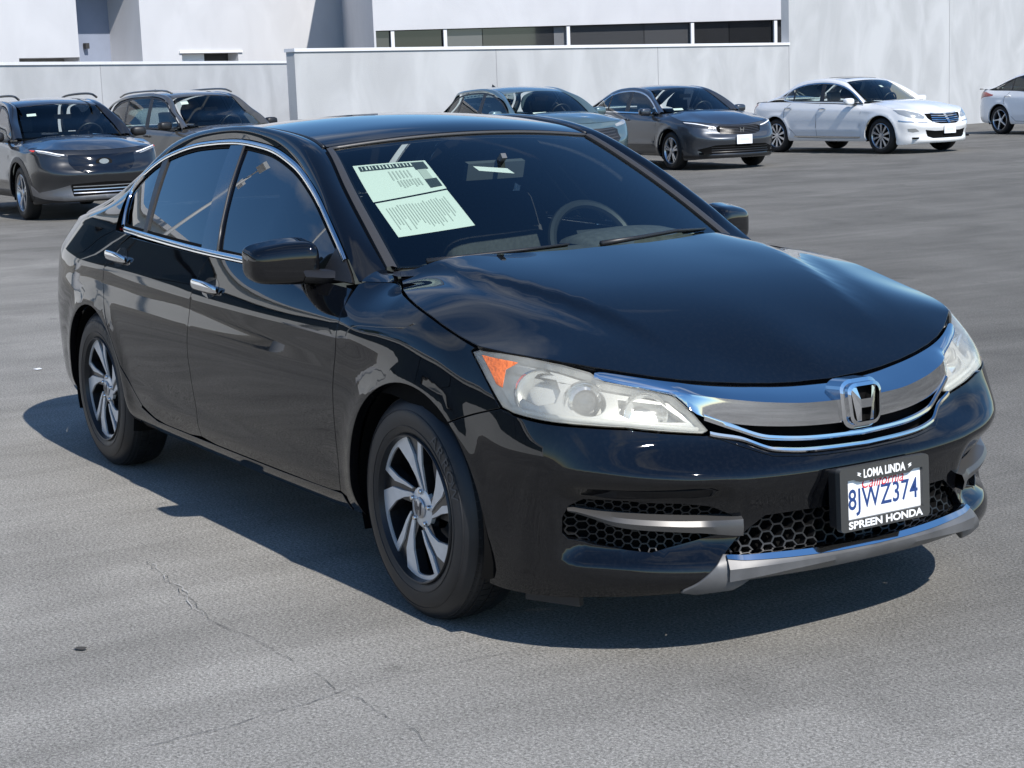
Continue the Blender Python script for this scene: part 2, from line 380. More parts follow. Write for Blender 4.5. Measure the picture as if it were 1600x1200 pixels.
def panel(name, f, ori, outline, m, parent, holes=(), sides=(-1,), sc=(1, 1), step=.03, seg=.015, off=0., flange=.012, hflange=None, gap=.0027, bev=.0015, noflange=None, eps=(2e-3, 2e-3), closed_dense=True, thick=None):
    """a sheet cut out of the surface f(a, b) along an outline, with rolled edges turned inward (flange)"""
    sc = np.array(sc, float)
    loops = [dens(np.asarray(outline, float)*sc, seg)]+[dens(np.asarray(h, float)*sc, seg) for h in holes]
    if gap:
        L0 = loops[0]; I = inset(L0, gap)
        if noflange is not None:
            k = np.array([noflange(*p) for p in L0/sc]); I[k] = L0[k]
        loops[0] = I
    lo = loops[0].min(0); hi = loops[0].max(0)
    X, Y = np.meshgrid(np.arange(lo[0]+step*.5, hi[0], step), np.arange(lo[1]+step*.5, hi[1], step))
    G = np.stack([X.ravel(), Y.ravel()], 1)
    if len(G):
        k = inside(G, loops[0])
        for h in loops[1:]: k &= ~inside(G, h)
        G = G[k]
        if len(G):
            B = np.concatenate(loops); dm = np.full(len(G), 9.)
            for i in range(0, len(B), 400): dm = np.minimum(dm, np.sqrt(((G[:, None]-B[None, i:i+400])**2).sum(-1)).min(1))
            G = G[dm > .45*step]
    T = tri2d(loops[0], loops[1:], G)
    uv = np.concatenate(loops+[G])/sc
    P, N = fnormal(f, uv[:, 0], uv[:, 1], ori, *eps)
    P = P+N*off
    V = [P]; NN = [N]; F = list(T); n0 = len(P); nb = 0
    for li, L in enumerate(loops):
        k = len(L); fl = flange if li == 0 else (hflange if hflange is not None else flange)
        if fl:
            p = P[nb:nb+k]; n = N[nb:nb+k]
            tan = np.roll(p, -1, 0)-np.roll(p, 1, 0); o = np.cross(tan, n); o /= np.linalg.norm(o, axis=1, keepdims=True)+1e-12
            # outward in the sheet: away from the inside of the loop
            mid = L+ (inset(L, 1e-3)-L)*(1 if li == 0 else -1)
            pm = f(mid[:, 0]/sc[0], mid[:, 1]/sc[1])+n*off
            s = np.sign(((p-pm)*o).sum(1)+1e-12); o = o*s[:, None]
            r1 = p+o*bev-n*bev; rr2 = p+o*bev-n*fl
            V += [r1, rr2]; NN += [o, o]
            for i in range(k):
                j = (i+1) % k
                if noflange is not None and li == 0 and noflange(*(L[i]/sc)) and noflange(*(L[j]/sc)): continue
                F.append((nb+i, nb+j, n0+j, n0+i)); F.append((n0+i, n0+j, n0+k+j, n0+k+i))
            n0 += 2*k
        nb += k
    V = np.concatenate(V); NN = np.concatenate(NN)
    if thick:   # a back skin
        b0 = len(V); V = np.concatenate([V, P-N*thick]); NN = np.concatenate([NN, -N]); F += [tuple(b0+i for i in t[::-1]) for t in T]
    VV = []; NV = []; FF = []; base = 0
    for s in sides:
        v = V*np.array([1, s, 1]); nn = NN*np.array([1, s, 1])
        for t in F:
            q = [v[i] for i in t]; g = np.cross(q[1]-q[0], q[2]-q[0])
            a = sum(nn[i] for i in t)
            FF.append(tuple(base+i for i in (t if np.dot(g, a) >= 0 else t[::-1])))
        VV.append(v); NV.append(nn); base += len(v)
    return mobj(name, np.concatenate(VV), FF, m, parent, True, np.concatenate(NV))
def text_geo(s, size=1., bold=0., res=3, spacing=1., shear=0.):
    c = bpy.data.curves.new('t', 'FONT'); c.body = s; c.size = size; c.offset = bold; c.align_x = 'CENTER'; c.align_y = 'CENTER'; c.resolution_u = res; c.space_character = spacing; c.shear = shear
    o = bpy.data.objects.new('t', c); COL.objects.link(o)
    dg = bpy.context.evaluated_depsgraph_get(); me = bpy.data.meshes.new_from_object(o.evaluated_get(dg))
    V = np.array([tuple(v.co) for v in me.vertices]).reshape(-1, 3); F = [tuple(p.vertices) for p in me.polygons]
    bpy.data.objects.remove(o); bpy.data.curves.remove(c); bpy.data.meshes.remove(me)
    return V, F
def fit_text(s, w, h, **k):
    """letters scaled to fill a w x h field, centred on 0"""
    V, F = text_geo(s, **k); lo = V.min(0); hi = V.max(0)
    V = (V-(lo+hi)/2)[:, :2]*np.array([w/(hi[0]-lo[0]), h/(hi[1]-lo[1])]); return V, F
def rounded(w, h, r, n=5, top=None):
    """rounded rectangle; top: half width scale of the upper edge"""
    P = []
    for cx, cy, a0 in ((w/2-r, h/2-r, 0), (-w/2+r, h/2-r, 90), (-w/2+r, -h/2+r, 180), (w/2-r, -h/2+r, 270)):
        for i in range(n+1):
            a = R(a0+90*i/n); P.append([cx+r*math.cos(a), cy+r*math.sin(a)])
    P = np.array(P)
    if top: P[:, 0] *= 1+(top-1)*(P[:, 1]+h/2)/h
    return P
# ---------------------------------------------------------------- the lot and the walls
def asphalt():
    m = bpy.data.materials.new('asphalt'); m.use_nodes = True; t = m.node_tree; b = t.nodes['Principled BSDF']; N = t.nodes.new; L = t.links.new
    tc = N('ShaderNodeTexCoord')
    def noise(sc, det, stretch=(1, 1, 1), rough=.6, dist=0):
        mp = N('ShaderNodeMapping'); mp.inputs['Scale'].default_value = stretch; L(tc.outputs['Object'], mp.inputs[0])
        n = N('ShaderNodeTexNoise'); n.inputs['Scale'].default_value = sc; n.inputs['Detail'].default_value = det; n.inputs['Roughness'].default_value = rough; n.inputs['Distortion'].default_value = dist; L(mp.outputs[0], n.inputs['Vector']); return n
    def mr(n, a, c, lo, hi):
        r = N('ShaderNodeMapRange'); r.inputs[1].default_value = a; r.inputs[2].default_value = c; r.inputs[3].default_value = lo; r.inputs[4].default_value = hi; L(n, r.inputs[0]); return r.outputs[0]
    def mul(a, c):
        k = N('ShaderNodeMath'); k.operation = 'MULTIPLY'; L(a, k.inputs[0]); L(c, k.inputs[1]); return k.outputs[0]
    big = mr(noise(.22, 5).outputs['Fac'], .3, .7, .86, 1.14)
    patch = mr(noise(.9, 5, dist=.6).outputs['Fac'], .35, .65, .86, 1.12)
    streak = mr(noise(1.0, 6, (2.4, .30, 1), .65, .3).outputs['Fac'], .35, .68, 1.08, .90)     # wear and sweeping marks running with the lanes
    streak2 = mr(noise(.6, 6, (1.3, .12, 1), .6).outputs['Fac'], .42, .62, 1.05, .93)
    grit = mr(noise(105, 4, rough=.8).outputs['Fac'], .30, .70, .30, 1.75)
    gv = N('ShaderNodeTexVoronoi'); gv.inputs['Scale'].default_value = 260; L(tc.outputs['Object'], gv.inputs['Vector'])
    stone = mr(gv.outputs['Distance'], .05, .5, 1.35, .80)
    oil = mr(noise(.55, 6, rough=.7).outputs['Fac'], .62, .74, 1, .80)
    sp = N('ShaderNodeSeparateXYZ'); L(tc.outputs['Object'], sp.inputs[0])
    wob = N('ShaderNodeMath'); wob.operation = 'MULTIPLY_ADD'; L(noise(.5, 3).outputs['Fac'], wob.inputs[0]); wob.inputs[1].default_value = 3.0; L(sp.outputs['Y'], wob.inputs[2])
    lane = mr(wob.outputs[0], .2, 5.0, 1.06, .58)         # the driving lane beyond the sedan is darker, bays are bleached
    drip = mr(noise(3.2, 3, rough=.5).outputs['Fac'], .70, .76, 1, .72)
    big = mul(big, mul(lane, drip))
    fine = mr(noise(1.0, 8, (11, .9, 1), .7, .5).outputs['Fac'], .32, .68, 1.07, .93)
    big = mul(big, fine)
    v = mul(mul(mul(big, patch), mul(streak, streak2)), mul(mul(grit, stone), oil))
    h = N('ShaderNodeMix'); h.data_type = 'RGBA'; h.inputs['A'].default_value = (0, 0, 0, 1); h.inputs['B'].default_value = (.282, .272, .248, 1); L(v, h.inputs['Factor']); h.clamp_factor = False
    L(h.outputs['Result'], b.inputs['Base Color'])
    b.inputs['Roughness'].default_value = .95; b.inputs['Specular IOR Level'].default_value = .12
    bp = N('ShaderNodeBump'); bp.inputs['Strength'].default_value = .55; bp.inputs['Distance'].default_value = .004; L(grit, bp.inputs['Height']); L(bp.outputs[0], b.inputs['Normal'])
    return m
def stucco(name, col, streaky=.10):
    m = bpy.data.materials.new(name); m.use_nodes = True; t = m.node_tree; b = t.nodes['Principled BSDF']; N = t.nodes.new; L = t.links.new
    tc = N('ShaderNodeTexCoord'); mp = N('ShaderNodeMapping'); mp.inputs['Scale'].default_value = (1, 1, .55); L(tc.outputs['Object'], mp.inputs[0])
    n = N('ShaderNodeTexNoise'); n.inputs['Scale'].default_value = 1.1; n.inputs['Detail'].default_value = 7; n.inputs['Distortion'].default_value = .8; L(mp.outputs[0], n.inputs['Vector'])
    r = N('ShaderNodeValToRGB'); e = r.color_ramp.elements; e[0].position = .36; e[1].position = .66
    e[0].color = (*[c*(1-streaky) for c in col], 1); e[1].color = (*[min(1, c*(1+streaky*.5)) for c in col], 1); L(n.outputs['Fac'], r.inputs[0]); L(r.outputs[0], b.inputs['Base Color'])
    n2 = N('ShaderNodeTexNoise'); n2.inputs['Scale'].default_value = 45; n2.inputs['Detail'].default_value = 4; L(tc.outputs['Object'], n2.inputs['Vector'])
    bp = N('ShaderNodeBump'); bp.inputs['Strength'].default_value = .35; bp.inputs['Distance'].default_value = .01; L(n2.outputs['Fac'], bp.inputs['Height']); L(bp.outputs[0], b.inputs['Normal'])
    b.inputs['Roughness'].default_value = .9; MATS[name] = m
    return m
asph = asphalt()
ground = mobj('ground', [(-600, -600, 0), (600, -600, 0), (600, 600, 0), (-600, 600, 0)], [(0, 1, 2, 3)], asph, None, False); tag(ground, kind='structure')
st_wall = stucco('wall_stucco', (.46, .465, .465), .13); st_build = stucco('building_stucco', (.54, .54, .55), .05); st_cap = stucco('wall_cap', (.72, .72, .73), .04)

def wall_run(name, a, b, h, label, th=.22, cap=True, joints=()):
    a = Vector((*a, 0)); b = Vector((*b, 0)); d = (b-a); Ln = d.length; d.normalize(); n = Vector((d.y, -d.x, 0))    # n: the side towards the lot
    root = tag(empty(name, a, math.atan2(d.y, d.x)), label, 'wall')
    MB().box((Ln/2, th/2, h/2), (Ln, th, h)).build('wall_face', st_wall, root)
    if cap: MB().box((Ln/2, th/2, h+.03), (Ln+.04, th+.06, .06)).build('wall_cap', st_cap, root)
    for j in joints: MB().box((j, -.001, h/2), (.015, .01, h)).build('control_joint', mat('joint_grey', (.30, .30, .31), .9), root)
    return root
# ================================================================ black sedan (origin under the middle of its wheelbase)
paint = mat('black_paint', (.0022, .0025, .0034), .34, spec=.0, coat=1., coat_rough=.012, coat_ior=1.52, ior=1.5)
def _flake(m):
    t = m.node_tree; b = t.nodes['Principled BSDF']; tc = t.nodes.new('ShaderNodeTexCoord')
    n = t.nodes.new('ShaderNodeTexNoise'); n.inputs['Scale'].default_value = 7; n.inputs['Detail'].default_value = 8
    r = t.nodes.new('ShaderNodeMapRange'); r.inputs[1].default_value = .35; r.inputs[2].default_value = .75; r.inputs[3].default_value = .006; r.inputs[4].default_value = .03
    t.links.new(tc.outputs['Object'], n.inputs['Vector']); t.links.new(n.outputs['Fac'], r.inputs[0]); t.links.new(r.outputs[0], b.inputs['Coat Roughness'])
    v = t.nodes.new('ShaderNodeTexVoronoi'); v.inputs['Scale'].default_value = 420
    m1 = t.nodes.new('ShaderNodeMapRange'); m1.inputs[1].default_value = .045; m1.inputs[2].default_value = .0; m1.inputs[3].default_value = 0; m1.inputs[4].default_value = 1
    t.links.new(tc.outputs['Object'], v.inputs['Vector']); t.links.new(v.outputs['Distance'], m1.inputs[0])
    # road dust: pale specks, thicker towards the nose where the bugs and stone chips are
    s = t.nodes.new('ShaderNodeSeparateXYZ'); t.links.new(tc.outputs['Object'], s.inputs[0])
    g = t.nodes.new('ShaderNodeMapRange'); g.inputs[1].default_value = 1.2; g.inputs[2].default_value = 2.3; g.inputs[3].default_value = .04; g.inputs[4].default_value = 1
    t.links.new(s.outputs['X'], g.inputs[0])
    k = t.nodes.new('ShaderNodeMath'); k.operation = 'MULTIPLY'; t.links.new(m1.outputs[0], k.inputs[0]); t.links.new(g.outputs[0], k.inputs[1])
    n3 = t.nodes.new('ShaderNodeTexNoise'); n3.inputs['Scale'].default_value = 90; n3.inputs['Detail'].default_value = 3
    m3 = t.nodes.new('ShaderNodeMapRange'); m3.inputs[1].default_value = .45; m3.inputs[2].default_value = .8; m3.inputs[3].default_value = 0; m3.inputs[4].default_value = .007
    t.links.new(tc.outputs['Object'], n3.inputs['Vector']); t.links.new(n3.outputs['Fac'], m3.inputs[0])
    k2 = t.nodes.new('ShaderNodeMath'); k2.operation = 'MULTIPLY'; t.links.new(m3.outputs[0], k2.inputs[0]); t.links.new(g.outputs[0], k2.inputs[1])
    ad = t.nodes.new('ShaderNodeMath'); ad.operation = 'MULTIPLY_ADD'; ad.inputs[1].default_value = .05
    t.links.new(k.outputs[0], ad.inputs[0]); t.links.new(k2.outputs[0], ad.inputs[2])
    mx = t.nodes.new('ShaderNodeMix'); mx.data_type = 'RGBA'; mx.inputs['A'].default_value = (.0022, .0025, .0034, 1); mx.inputs['B'].default_value = (.5, .5, .48, 1)
    t.links.new(ad.outputs[0], mx.inputs['Factor']); t.links.new(mx.outputs['Result'], b.inputs['Base Color'])
_flake(paint)
chrome = mat('chrome', (.66, .665, .67), .07, 1.)
satin = mat('satin_trim', (.075, .073, .071), .36, .3)
blackp = mat('black_plastic', (.012, .012, .013), .42)
blackm = mat('matte_black', (.004, .004, .004), .9, spec=.1)
gloss = mat('gloss_black_trim', (.004, .004, .005), .08, coat=.6)
greyp = mat('grey_plastic', (.095, .096, .098), .42, noise=(9, .25))
rubber = mat('tyre_rubber', (.011, .011, .0115), .62, noise=(14, .3), spec=.35)
wallr = mat('tyre_sidewall', (.015, .0155, .017), .46, noise=(6, .35), spec=.4)
letter = mat('tyre_lettering', (.055, .056, .058), .6)
machined = mat('machined_alloy', (.66, .67, .68), .30, .45, noise=(30, .05))
rimblack = mat('rim_black', (.010, .0105, .012), .3, coat=.5)
brake = mat('brake_metal', (.16, .16, .17), .45, .8, noise=(25, .3))
ws_glass = glass('windshield_glass', (.72, .82, .78), ior=1.56)
dk_glass = glass('tinted_side_glass', (.05, .06, .065), ior=2.0)
lens = glass('clouded_lens', (.93, .93, .90), haze=.36, haze_col=(.86, .83, .72), rough=.05)
clear = glass('clear_lens', (.96, .97, .98), ior=1.55)
hl_house = mat('headlight_housing', (.70, .71, .69), .32, .25)
hl_chrome = mat('headlight_reflector', (.85, .86, .87), .10, 1.)
amber = mat('amber_reflector', (.72, .17, .045), .35, coat=.4, noise=(30, .25), bump=(90, .6))
redl = mat('red_lamp', (.30, .008, .008), .18, coat=.8)
white = mat('white_print', (.80, .80, .79), .5)
fabric = mat('seat_fabric', (.055, .057, .062), .9, noise=(60, .3))
dashm = mat('dash_plastic', (.075, .078, .082), .75, noise=(40, .2))
wheelm = mat('steering_wheel_rim', (.022, .023, .022), .4)
paper = mat('paper', (.80, .84, .80), .7)
ink = mat('print_ink', (.035, .045, .05), .7)
inkl = mat('faint_print', (.52, .55, .52), .8)
plate_w = mat('plate_face', (.82, .83, .84), .35)
plate_b = mat('plate_blue', (.02, .05, .17), .4)
plate_r = mat('plate_red', (.55, .02, .03), .4)

car = tag(empty('black_sedan'), 'glossy black four-door sedan with price sheets behind its windshield, nearest car', 'car')
TE = SH.t[-1]
def sh_f(S): return lambda a, b: S.at(a, b)
def sh_ori(S):
    def o(P, a, b):
        q = S.plan(a+1e-3)-S.plan(a-1e-3); n = np.stack([-q[:, 1], q[:, 0], np.hypot(*q.T)*.35], -1); return n
    return o
def shp(name, outline, m, parent=car, S=SH, **k):
    k.setdefault('sc', (1, .1)); k.setdefault('eps', (2e-3, 2e-2)); k.setdefault('step', .028)
    return panel(name, sh_f(S), sh_ori(S), outline, m, parent, **k)
def tz(S, pts):     # (t, z) -> (t, v)
    P = np.array(pts, float); return np.stack([P[:, 0], S.v_of(P[:, 0], P[:, 1])], 1)
def shpt(t, v, off=0., S=SH, sd=-1):
    t = np.atleast_1d(np.asarray(t, float)); v = np.atleast_1d(np.asarray(v, float))
    P, N = fnormal(sh_f(S), t, v, sh_ori(S), 2e-3, 2e-2); return (P+N*off)*np.array([1, sd, 1]), N*np.array([1, sd, 1])
def arc(xc, zc, r, a0, a1, n=28, rx=1.):
    return [(xc+r*rx*math.cos(R(a0+(a1-a0)*i/n)), zc+r*math.sin(R(a0+(a1-a0)*i/n))) for i in range(n+1)]

# ---- seams (t, z)
DF = [(.897, .938), (.935, .89), (.956, .84), (.957, .79), (.945, .70), (.932, .53), (.93, .352), (.918, .300)]         # front edge of front door
DB = [(-.175, .978), (-.215, .912), (-.243, .811), (-.262, .70), (-.270, .60), (-.255, .48), (-.245, .40), (-.235, .300)]   # between the doors
DC = [(-1.02, 1.000), (-1.12, .955), (-1.205, .88), (-1.228, .80), (-1.20, .715), (-1.135, .615), (-1.03, .475), (-.93, .395), (-.85, .335), (-.72, .300)]
SILL = .296
beltz = Pch([-1.45, -1.24, -.9, -.243, .15, .6, .88, .98], [1.006, 1.000, .989, .9685, .959, .946, .932, .927])
def belt(x0, x1, n=14): return [(x, float(beltz(x))) for x in np.linspace(x0, x1, n)]
AF = (1.402, .330, .374); AR = (-1.388, .325, .366)
for sd in (-1, 1):
    fd = shp('front_door', tz(SH, belt(DB[0][0]+.0, DF[0][0])+[(a, b) for a, b in DF[1:]]+[(.85, SILL-.004)]+[(x, SILL-.006) for x in np.linspace(.7, -.1, 6)]+DB[::-1][:-1]), paint, sides=(sd,))
    rd = shp('rear_door', tz(SH, belt(DC[0][0], DB[0][0])+DB[1:]+[(x, SILL-.006) for x in np.linspace(-.35, -.6, 4)]+DC[::-1][:-1]), paint, sides=(sd,))
    sill = shp('rocker_panel', tz(SH, [(-.70, SILL-.008), (-.2, SILL-.010), (.5, SILL-.010), (.925, SILL-.004), (.95, .239)]+[(x, .239) for x in np.linspace(.8, -.9, 8)]+[(-.955, .30), (-.86, .325)]), paint, sides=(sd,), flange=.03)
    a = math.degrees(math.acos(max(-1, (1.634-AF[0])/AF[2])))
    fen = [(.905, .944)]
    fe = tz(SH, fen+DF[1:]+[(.955, SILL-.006), (.965, .239), (1.015, .239)]+arc(*AF, 194, a))
    fe = np.concatenate([fe, [(1.838, 5.35), (1.752, 6.08), (1.672, 6.78), (1.684, 6.98)], [(t, 7.0) for t in np.linspace(1.63, .93, 18)]])
    fender = shp('front_fender', fe, paint, sides=(sd,), flange=.03)
    q = tz(SH, DC[:9]+[(-.87, .315), (-.965, .239), (-.985, .239)]+arc(AR[0], AR[1], AR[2], -14, 194))
    q = np.concatenate([q, tz(SH, [(-1.80, .243), (-2.02, .244), (-2.06, .46), (-2.12, .62), (-2.26, .70)]), [(-2.30, 5.2), (-2.25, 6.2), (-2.32, 7.0)], [(t, 7.0) for t in np.linspace(-2.2, -1.1, 20)]])
    shp('quarter_panel', q, paint, sides=(sd,), flange=.03)
    rb = np.concatenate([tz(SH, [(-2.02, .244), (-2.06, .46), (-2.12, .62), (-2.26, .70)]), [(SH.t[0], 4.3), (SH.t[0], 0.02)], tz(SH, [(-2.4, .26), (-2.2, .255)])])
    shp('rear_bumper', rb, paint, sides=(sd,), noflange=lambda a, b: a < SH.t[0]+1e-4)
    tl = np.array([(-2.26, 4.35), (-2.30, 5.2), (-2.25, 6.2), (-2.33, 6.85), (-2.62, 6.6), (-2.66, 5.0)])
    shp('tail_lamp', tl, redl, sides=(sd,))
tg = np.array([(-2.66, 5.0), (-2.62, 6.6), (-2.34, 7.0), (-2.6, 7.0), (SH.t[0], 7.0), (SH.t[0], 4.35), (-2.28, 4.32)])
shp('trunk_face', tg, paint, sides=(-1, 1), noflange=lambda a, b: a < SH.t[0]+1e-4)
# dark inner shell behind the seams
for sd in (-1, 1):
    shp('inner_body', np.array([(-2.2, 1.0), (-1.8, 6.9), (.95, 6.6), (1.55, 6.6), (1.75, 5.0), (1.78, 4.0), (1.0, 4.2), (.97, .8), (-.95, .8), (-1.0, 4.2), (-1.75, 4.2), (-1.8, 1.0)]), blackm, sides=(sd,), off=-.030, flange=0, step=.08, seg=.06)

# ---- front bumper, one moulding from arch to arch
sl2 = [(2.466, 5.40), (2.546, 5.18), (2.64, 4.76), (2.747, 4.66), (2.868, 4.64), (TE, 4.64)]
FOG = [(2.050, 2.90), (2.09, 3.08), (2.218, 3.10), (2.372, 3.0), (2.452, 2.86), (2.52, 2.55), (2.486, 2.11), (2.405, 1.94), (2.332, 1.80), (2.278, 1.68), (2.211, 1.74), (2.11, 1.87), (2.043, 2.03), (2.028, 2.2), (2.032, 2.6)]
a = math.degrees(math.acos((1.634-AF[0])/AF[2]))
bp = np.concatenate([tz(SH, arc(AF[0], AF[1], AF[2], -24, a)), [(1.838, 5.35), (1.889, 5.30), (1.99, 5.37), (2.218, 5.50), (2.446, 5.37)], sl2,
     [(TE, 2.51), (2.714, 2.53), (2.60, 2.50), (2.519, 1.98), (2.479, 1.54), (2.400, .62), (2.36, .15), (2.2, .02), (2.0, .0), (1.80, .0)]])
def fog_rec(t, v):     # 0..1 inside the lamp pocket
    return None
shp('front_bumper', bp, paint, sides=(-1, 1), holes=[FOG], hflange=.045, flange=.02, step=.022, noflange=lambda a, b: a > TE-1e-4)
for sd in (-1, 1): MB().bar((1.84, sd*.79, .165), (2.0, sd*.72, .168), .02, .035).build('air_dam', blackp, car)

# ---- headlights
HL = np.array([(1.680, 6.78), (1.705, 6.96), (1.78, 7.03), (1.876, 7.04), (2.0, 7.0), (2.09, 6.93), (2.14, 6.76), (2.25, 6.73), (2.362, 6.66), (2.418, 6.2), (2.463, 5.55), (2.444, 5.43), (2.33, 5.50), (2.218, 5.56), (2.1, 5.50), (1.99, 5.43), (1.889, 5.36), (1.846, 5.40), (1.758, 6.08)])
for sd in (-1, 1):
    hl = empty('headlight', parent=car)
    shp('lens', HL, lens, hl, sides=(sd,), flange=.01, gap=.003, off=.001)
    # housing tub: rim to back
    loop = inset(dens(HL*np.array([1, .1]), .02), .004)/np.array([1, .1]); inn = inset(dens(HL*np.array([1, .1]), .02), .012)/np.array([1, .1])
    p0, _ = shpt(loop[:, 0], loop[:, 1], -.006, sd=sd); p1, n1 = shpt(inn[:, 0], inn[:, 1], -.022, sd=sd)
    p2 = p1-np.array([.045, 0, 0])
    b = MB(); n = len(p0)
    b.add(np.concatenate([p0, p1, p2]), [(i+k*n, (i+1) % n+k*n, (i+1) % n+(k+1)*n, i+(k+1)*n) for k in range(2) for i in range(n)])
    tri = tri2d(inn*np.array([1, .1])); b.add(p2, tri)
    b.build('housing', hl_house, hl, smooth=True, sharp=35)
    # amber side reflector
    shp('amber_reflector', [(1.722, 6.80), (1.852, 6.82), (1.822, 6.54), (1.832, 5.99), (1.806, 6.03)], amber, hl, sides=(sd,), off=.0018, gap=0, flange=.004)
    ell = lambda t_, v_, rt_, rv_: [(t_+rt_*math.cos(a_), v_+rv_*math.sin(a_)) for a_ in np.linspace(0, 2*math.pi, 29)[:-1]]
    shp('bezel', inset(dens(HL*np.array([1, .1]), .02), .016)/np.array([1, .1]), hl_house, hl, sides=(sd,), holes=[[(1.868, 6.50), (1.90, 6.68), (1.985, 6.70), (2.012, 6.42), (2.005, 6.05), (1.945, 5.80), (1.885, 5.86)], ell(2.100, 6.26, .056, .42), [(2.185, 6.48), (2.335, 6.47), (2.385, 6.12), (2.41, 5.86), (2.24, 5.86), (2.195, 6.05)]], off=-.026, flange=.010, hflange=.020, gap=0, bev=.003, seg=.01)
    # lower light guide
    gp, _ = shpt(*np.array([(1.875, 5.52), (1.92, 5.54), (1.99, 5.60), (2.1, 5.70), (2.218, 5.74), (2.33, 5.70), (2.435, 5.60)]).T, -.014, sd=sd)
    MB().tube(gp, .007, 8).build('light_guide', mat('light_guide', (.8, .82, .8), .2), hl, smooth=True)
    ax = Vector((.93, sd*.36, .04)).normalized(); Mx = ax.to_track_quat('Z', 'Y').to_matrix()
    def bowl(t, v, r, dep, name, m, back=.05):
        c, _ = shpt([t], [v], -back, sd=sd); c = Vector(c[0])
        pr = [(r*(i/8), dep*((i/8)**2-1)) for i in range(9)]+[(r*1.06, .002), (r*1.1, -.012)]
        return MB().lathe(pr, 28, 'z', c, Mx).build(name, m, hl, smooth=True, sharp=50), c
    bowl(1.935, 6.22, .060, .038, 'turn_signal_bowl', hl_chrome, .036)
    _, c = bowl(2.09, 6.30, .052, .03, 'projector_bowl', hl_chrome, .036)
    MB().lathe([(.043, -.01), (.043, .012), (.036, .016), (.033, .010)], 32, 'z', c, Mx).build('projector_ring', chrome, hl, smooth=True, sharp=40)
    MB().lathe([(.0, .030), (.010, .029), (.020, .024), (.028, .014), (.034, 0), (.034, -.01)], 32, 'z', c, Mx).build('projector_lens', mat('projector_glass', (.10, .11, .12), .03, .0, coat=1.), hl, smooth=True)
    bowl(2.28, 6.16, .058, .035, 'high_beam_bowl', hl_chrome, .040)

# ---- hood: a thin-plate surface through its edge, centre line and ridges
ed = []
for t in (1.16, 1.24, 1.32, 1.40, 1.5, 1.6, 1.70, 1.80, 1.9, 2.0, 2.10, 2.2, 2.3, 2.4, 2.5, 2.6, 2.7, 2.8, TE):
    p = SH.at(np.array([t]), np.array([7.0]))[0]; ed.append(p)
ed = np.array(ed)
ctl = [tuple(p+np.array([0, 0, .004])) for p in ed]
ctl += [(.945, .675, .977), (1.045, .718, .945)]
ctl += [(1.14, 0, 1.006), (1.4, 0, .966), (1.65, 0, .916), (1.88, 0, .852), (2.06, 0, .780), (2.14, 0, .738)]
ctl += [(1.10, .3, 1.006), (1.03, .56, .998), (1.4, .3, .963), (1.65, .3, .912), (1.4, .57, .950), (1.65, .56, .896), (1.2, .60, .974), (1.88, .28, .843), (2.05, .25, .772)]
def tps(pts, lam=1e-5):
    P = np.array([p[:2] for p in pts]+[(p[0], -p[1]) for p in pts if abs(p[1]) > 1e-6]); z = np.array([p[2] for p in pts]+[p[2] for p in pts if abs(p[1]) > 1e-6])
    def K(r): return np.where(r > 1e-9, r*r*np.log(np.maximum(r, 1e-9)), 0)
    n = len(P); A = np.zeros((n+3, n+3)); D = np.linalg.norm(P[:, None]-P[None], axis=-1)
    A[:n, :n] = K(D)+lam*np.eye(n); A[:n, n:] = np.c_[np.ones(n), P]; A[n:, :n] = A[:n, n:].T
    wv = np.linalg.solve(A, np.r_[z, 0, 0, 0])
    def f(x, y):
        Q = np.stack([x, y], -1).reshape(-1, 2); D = np.linalg.norm(Q[:, None]-P[None], axis=-1)
        return (K(D) @ wv[:n]+wv[n]+Q @ wv[n+1:]).reshape(np.shape(x))
    return f
hood_z = tps(ctl, 1.5e-3)
def hood_f(x, y):
    x, y = np.broadcast_arrays(np.asarray(x, float), np.asarray(y, float)); ay = np.abs(y)
    yr = .60-.22*sstep(x, 1.0, 2.1)                           # ridge running from the screen pillars to the grille
    fade = sstep(-x, -2.05, -1.55)
    z = hood_z(x, y)+fade*(.009*(1-sstep(ay-yr, -.035, .03))-.004*gauss(ay-yr-.07, .05))
    return np.stack([x, y, z], -1)
up_ori = lambda P, a, b: np.broadcast_to(np.array([.3, 0, 1.]), P.shape)
hedge = [(.945, .672), (1.045, .716)]+[(p[0], p[1]) for p in ed]
out = [(x, -y) for x, y in hedge]+[(x, y) for x, y in hedge[::-1][1:]]+[(1.02, .56), (1.09, .36), (1.135, .15), (1.14, 0), (1.135, -.15), (1.09, -.36), (1.02, -.56)]
panel('hood', hood_f, up_ori, out, paint, car, step=.028, seg=.02, gap=.005, flange=.018, off=.001)
panel('engine_bay_cover', lambda x, y: hood_f(x, y)-np.array([0, 0, .05]), up_ori, inset(dens(out, .1), -.01), blackm, car, step=.1, seg=.1, flange=0, gap=0)
# top rear corner of the fenders, running up to the windshield pillar
for sd in (-1, 1):
    tf = np.linspace(.893, 1.16, 16); o7 = SH.at(tf, np.full(16, 7.0)); e7 = SH.at(np.array([1.16]), np.array([7.0]))[0]
    i7 = Pch([0, .35, .6, 1], [(.884, .694, .981), (.942, .679, .968), (1.042, .723, .936), tuple(e7-np.array([0, 0, .004]))])(np.linspace(0, 1, 16))
    MB().grid([(o7*(1-s)+i7*s+np.array([0, .003, .004])*(4*s*(1-s)))*np.array([1, sd, 1]) for s in np.linspace(-.02, 1, 7)]+[(i7-np.array([0, 0, .02]))*np.array([1, sd, 1])]).build('fender_corner', paint, car, smooth=True, sharp=60)
for sd in (-1, 1): MB().box((.90, sd*.735, .90), (.22, .09, .06)).build('sun_leak_block', blackm, car)  # added filler box that stops sun leaking past the fender corner
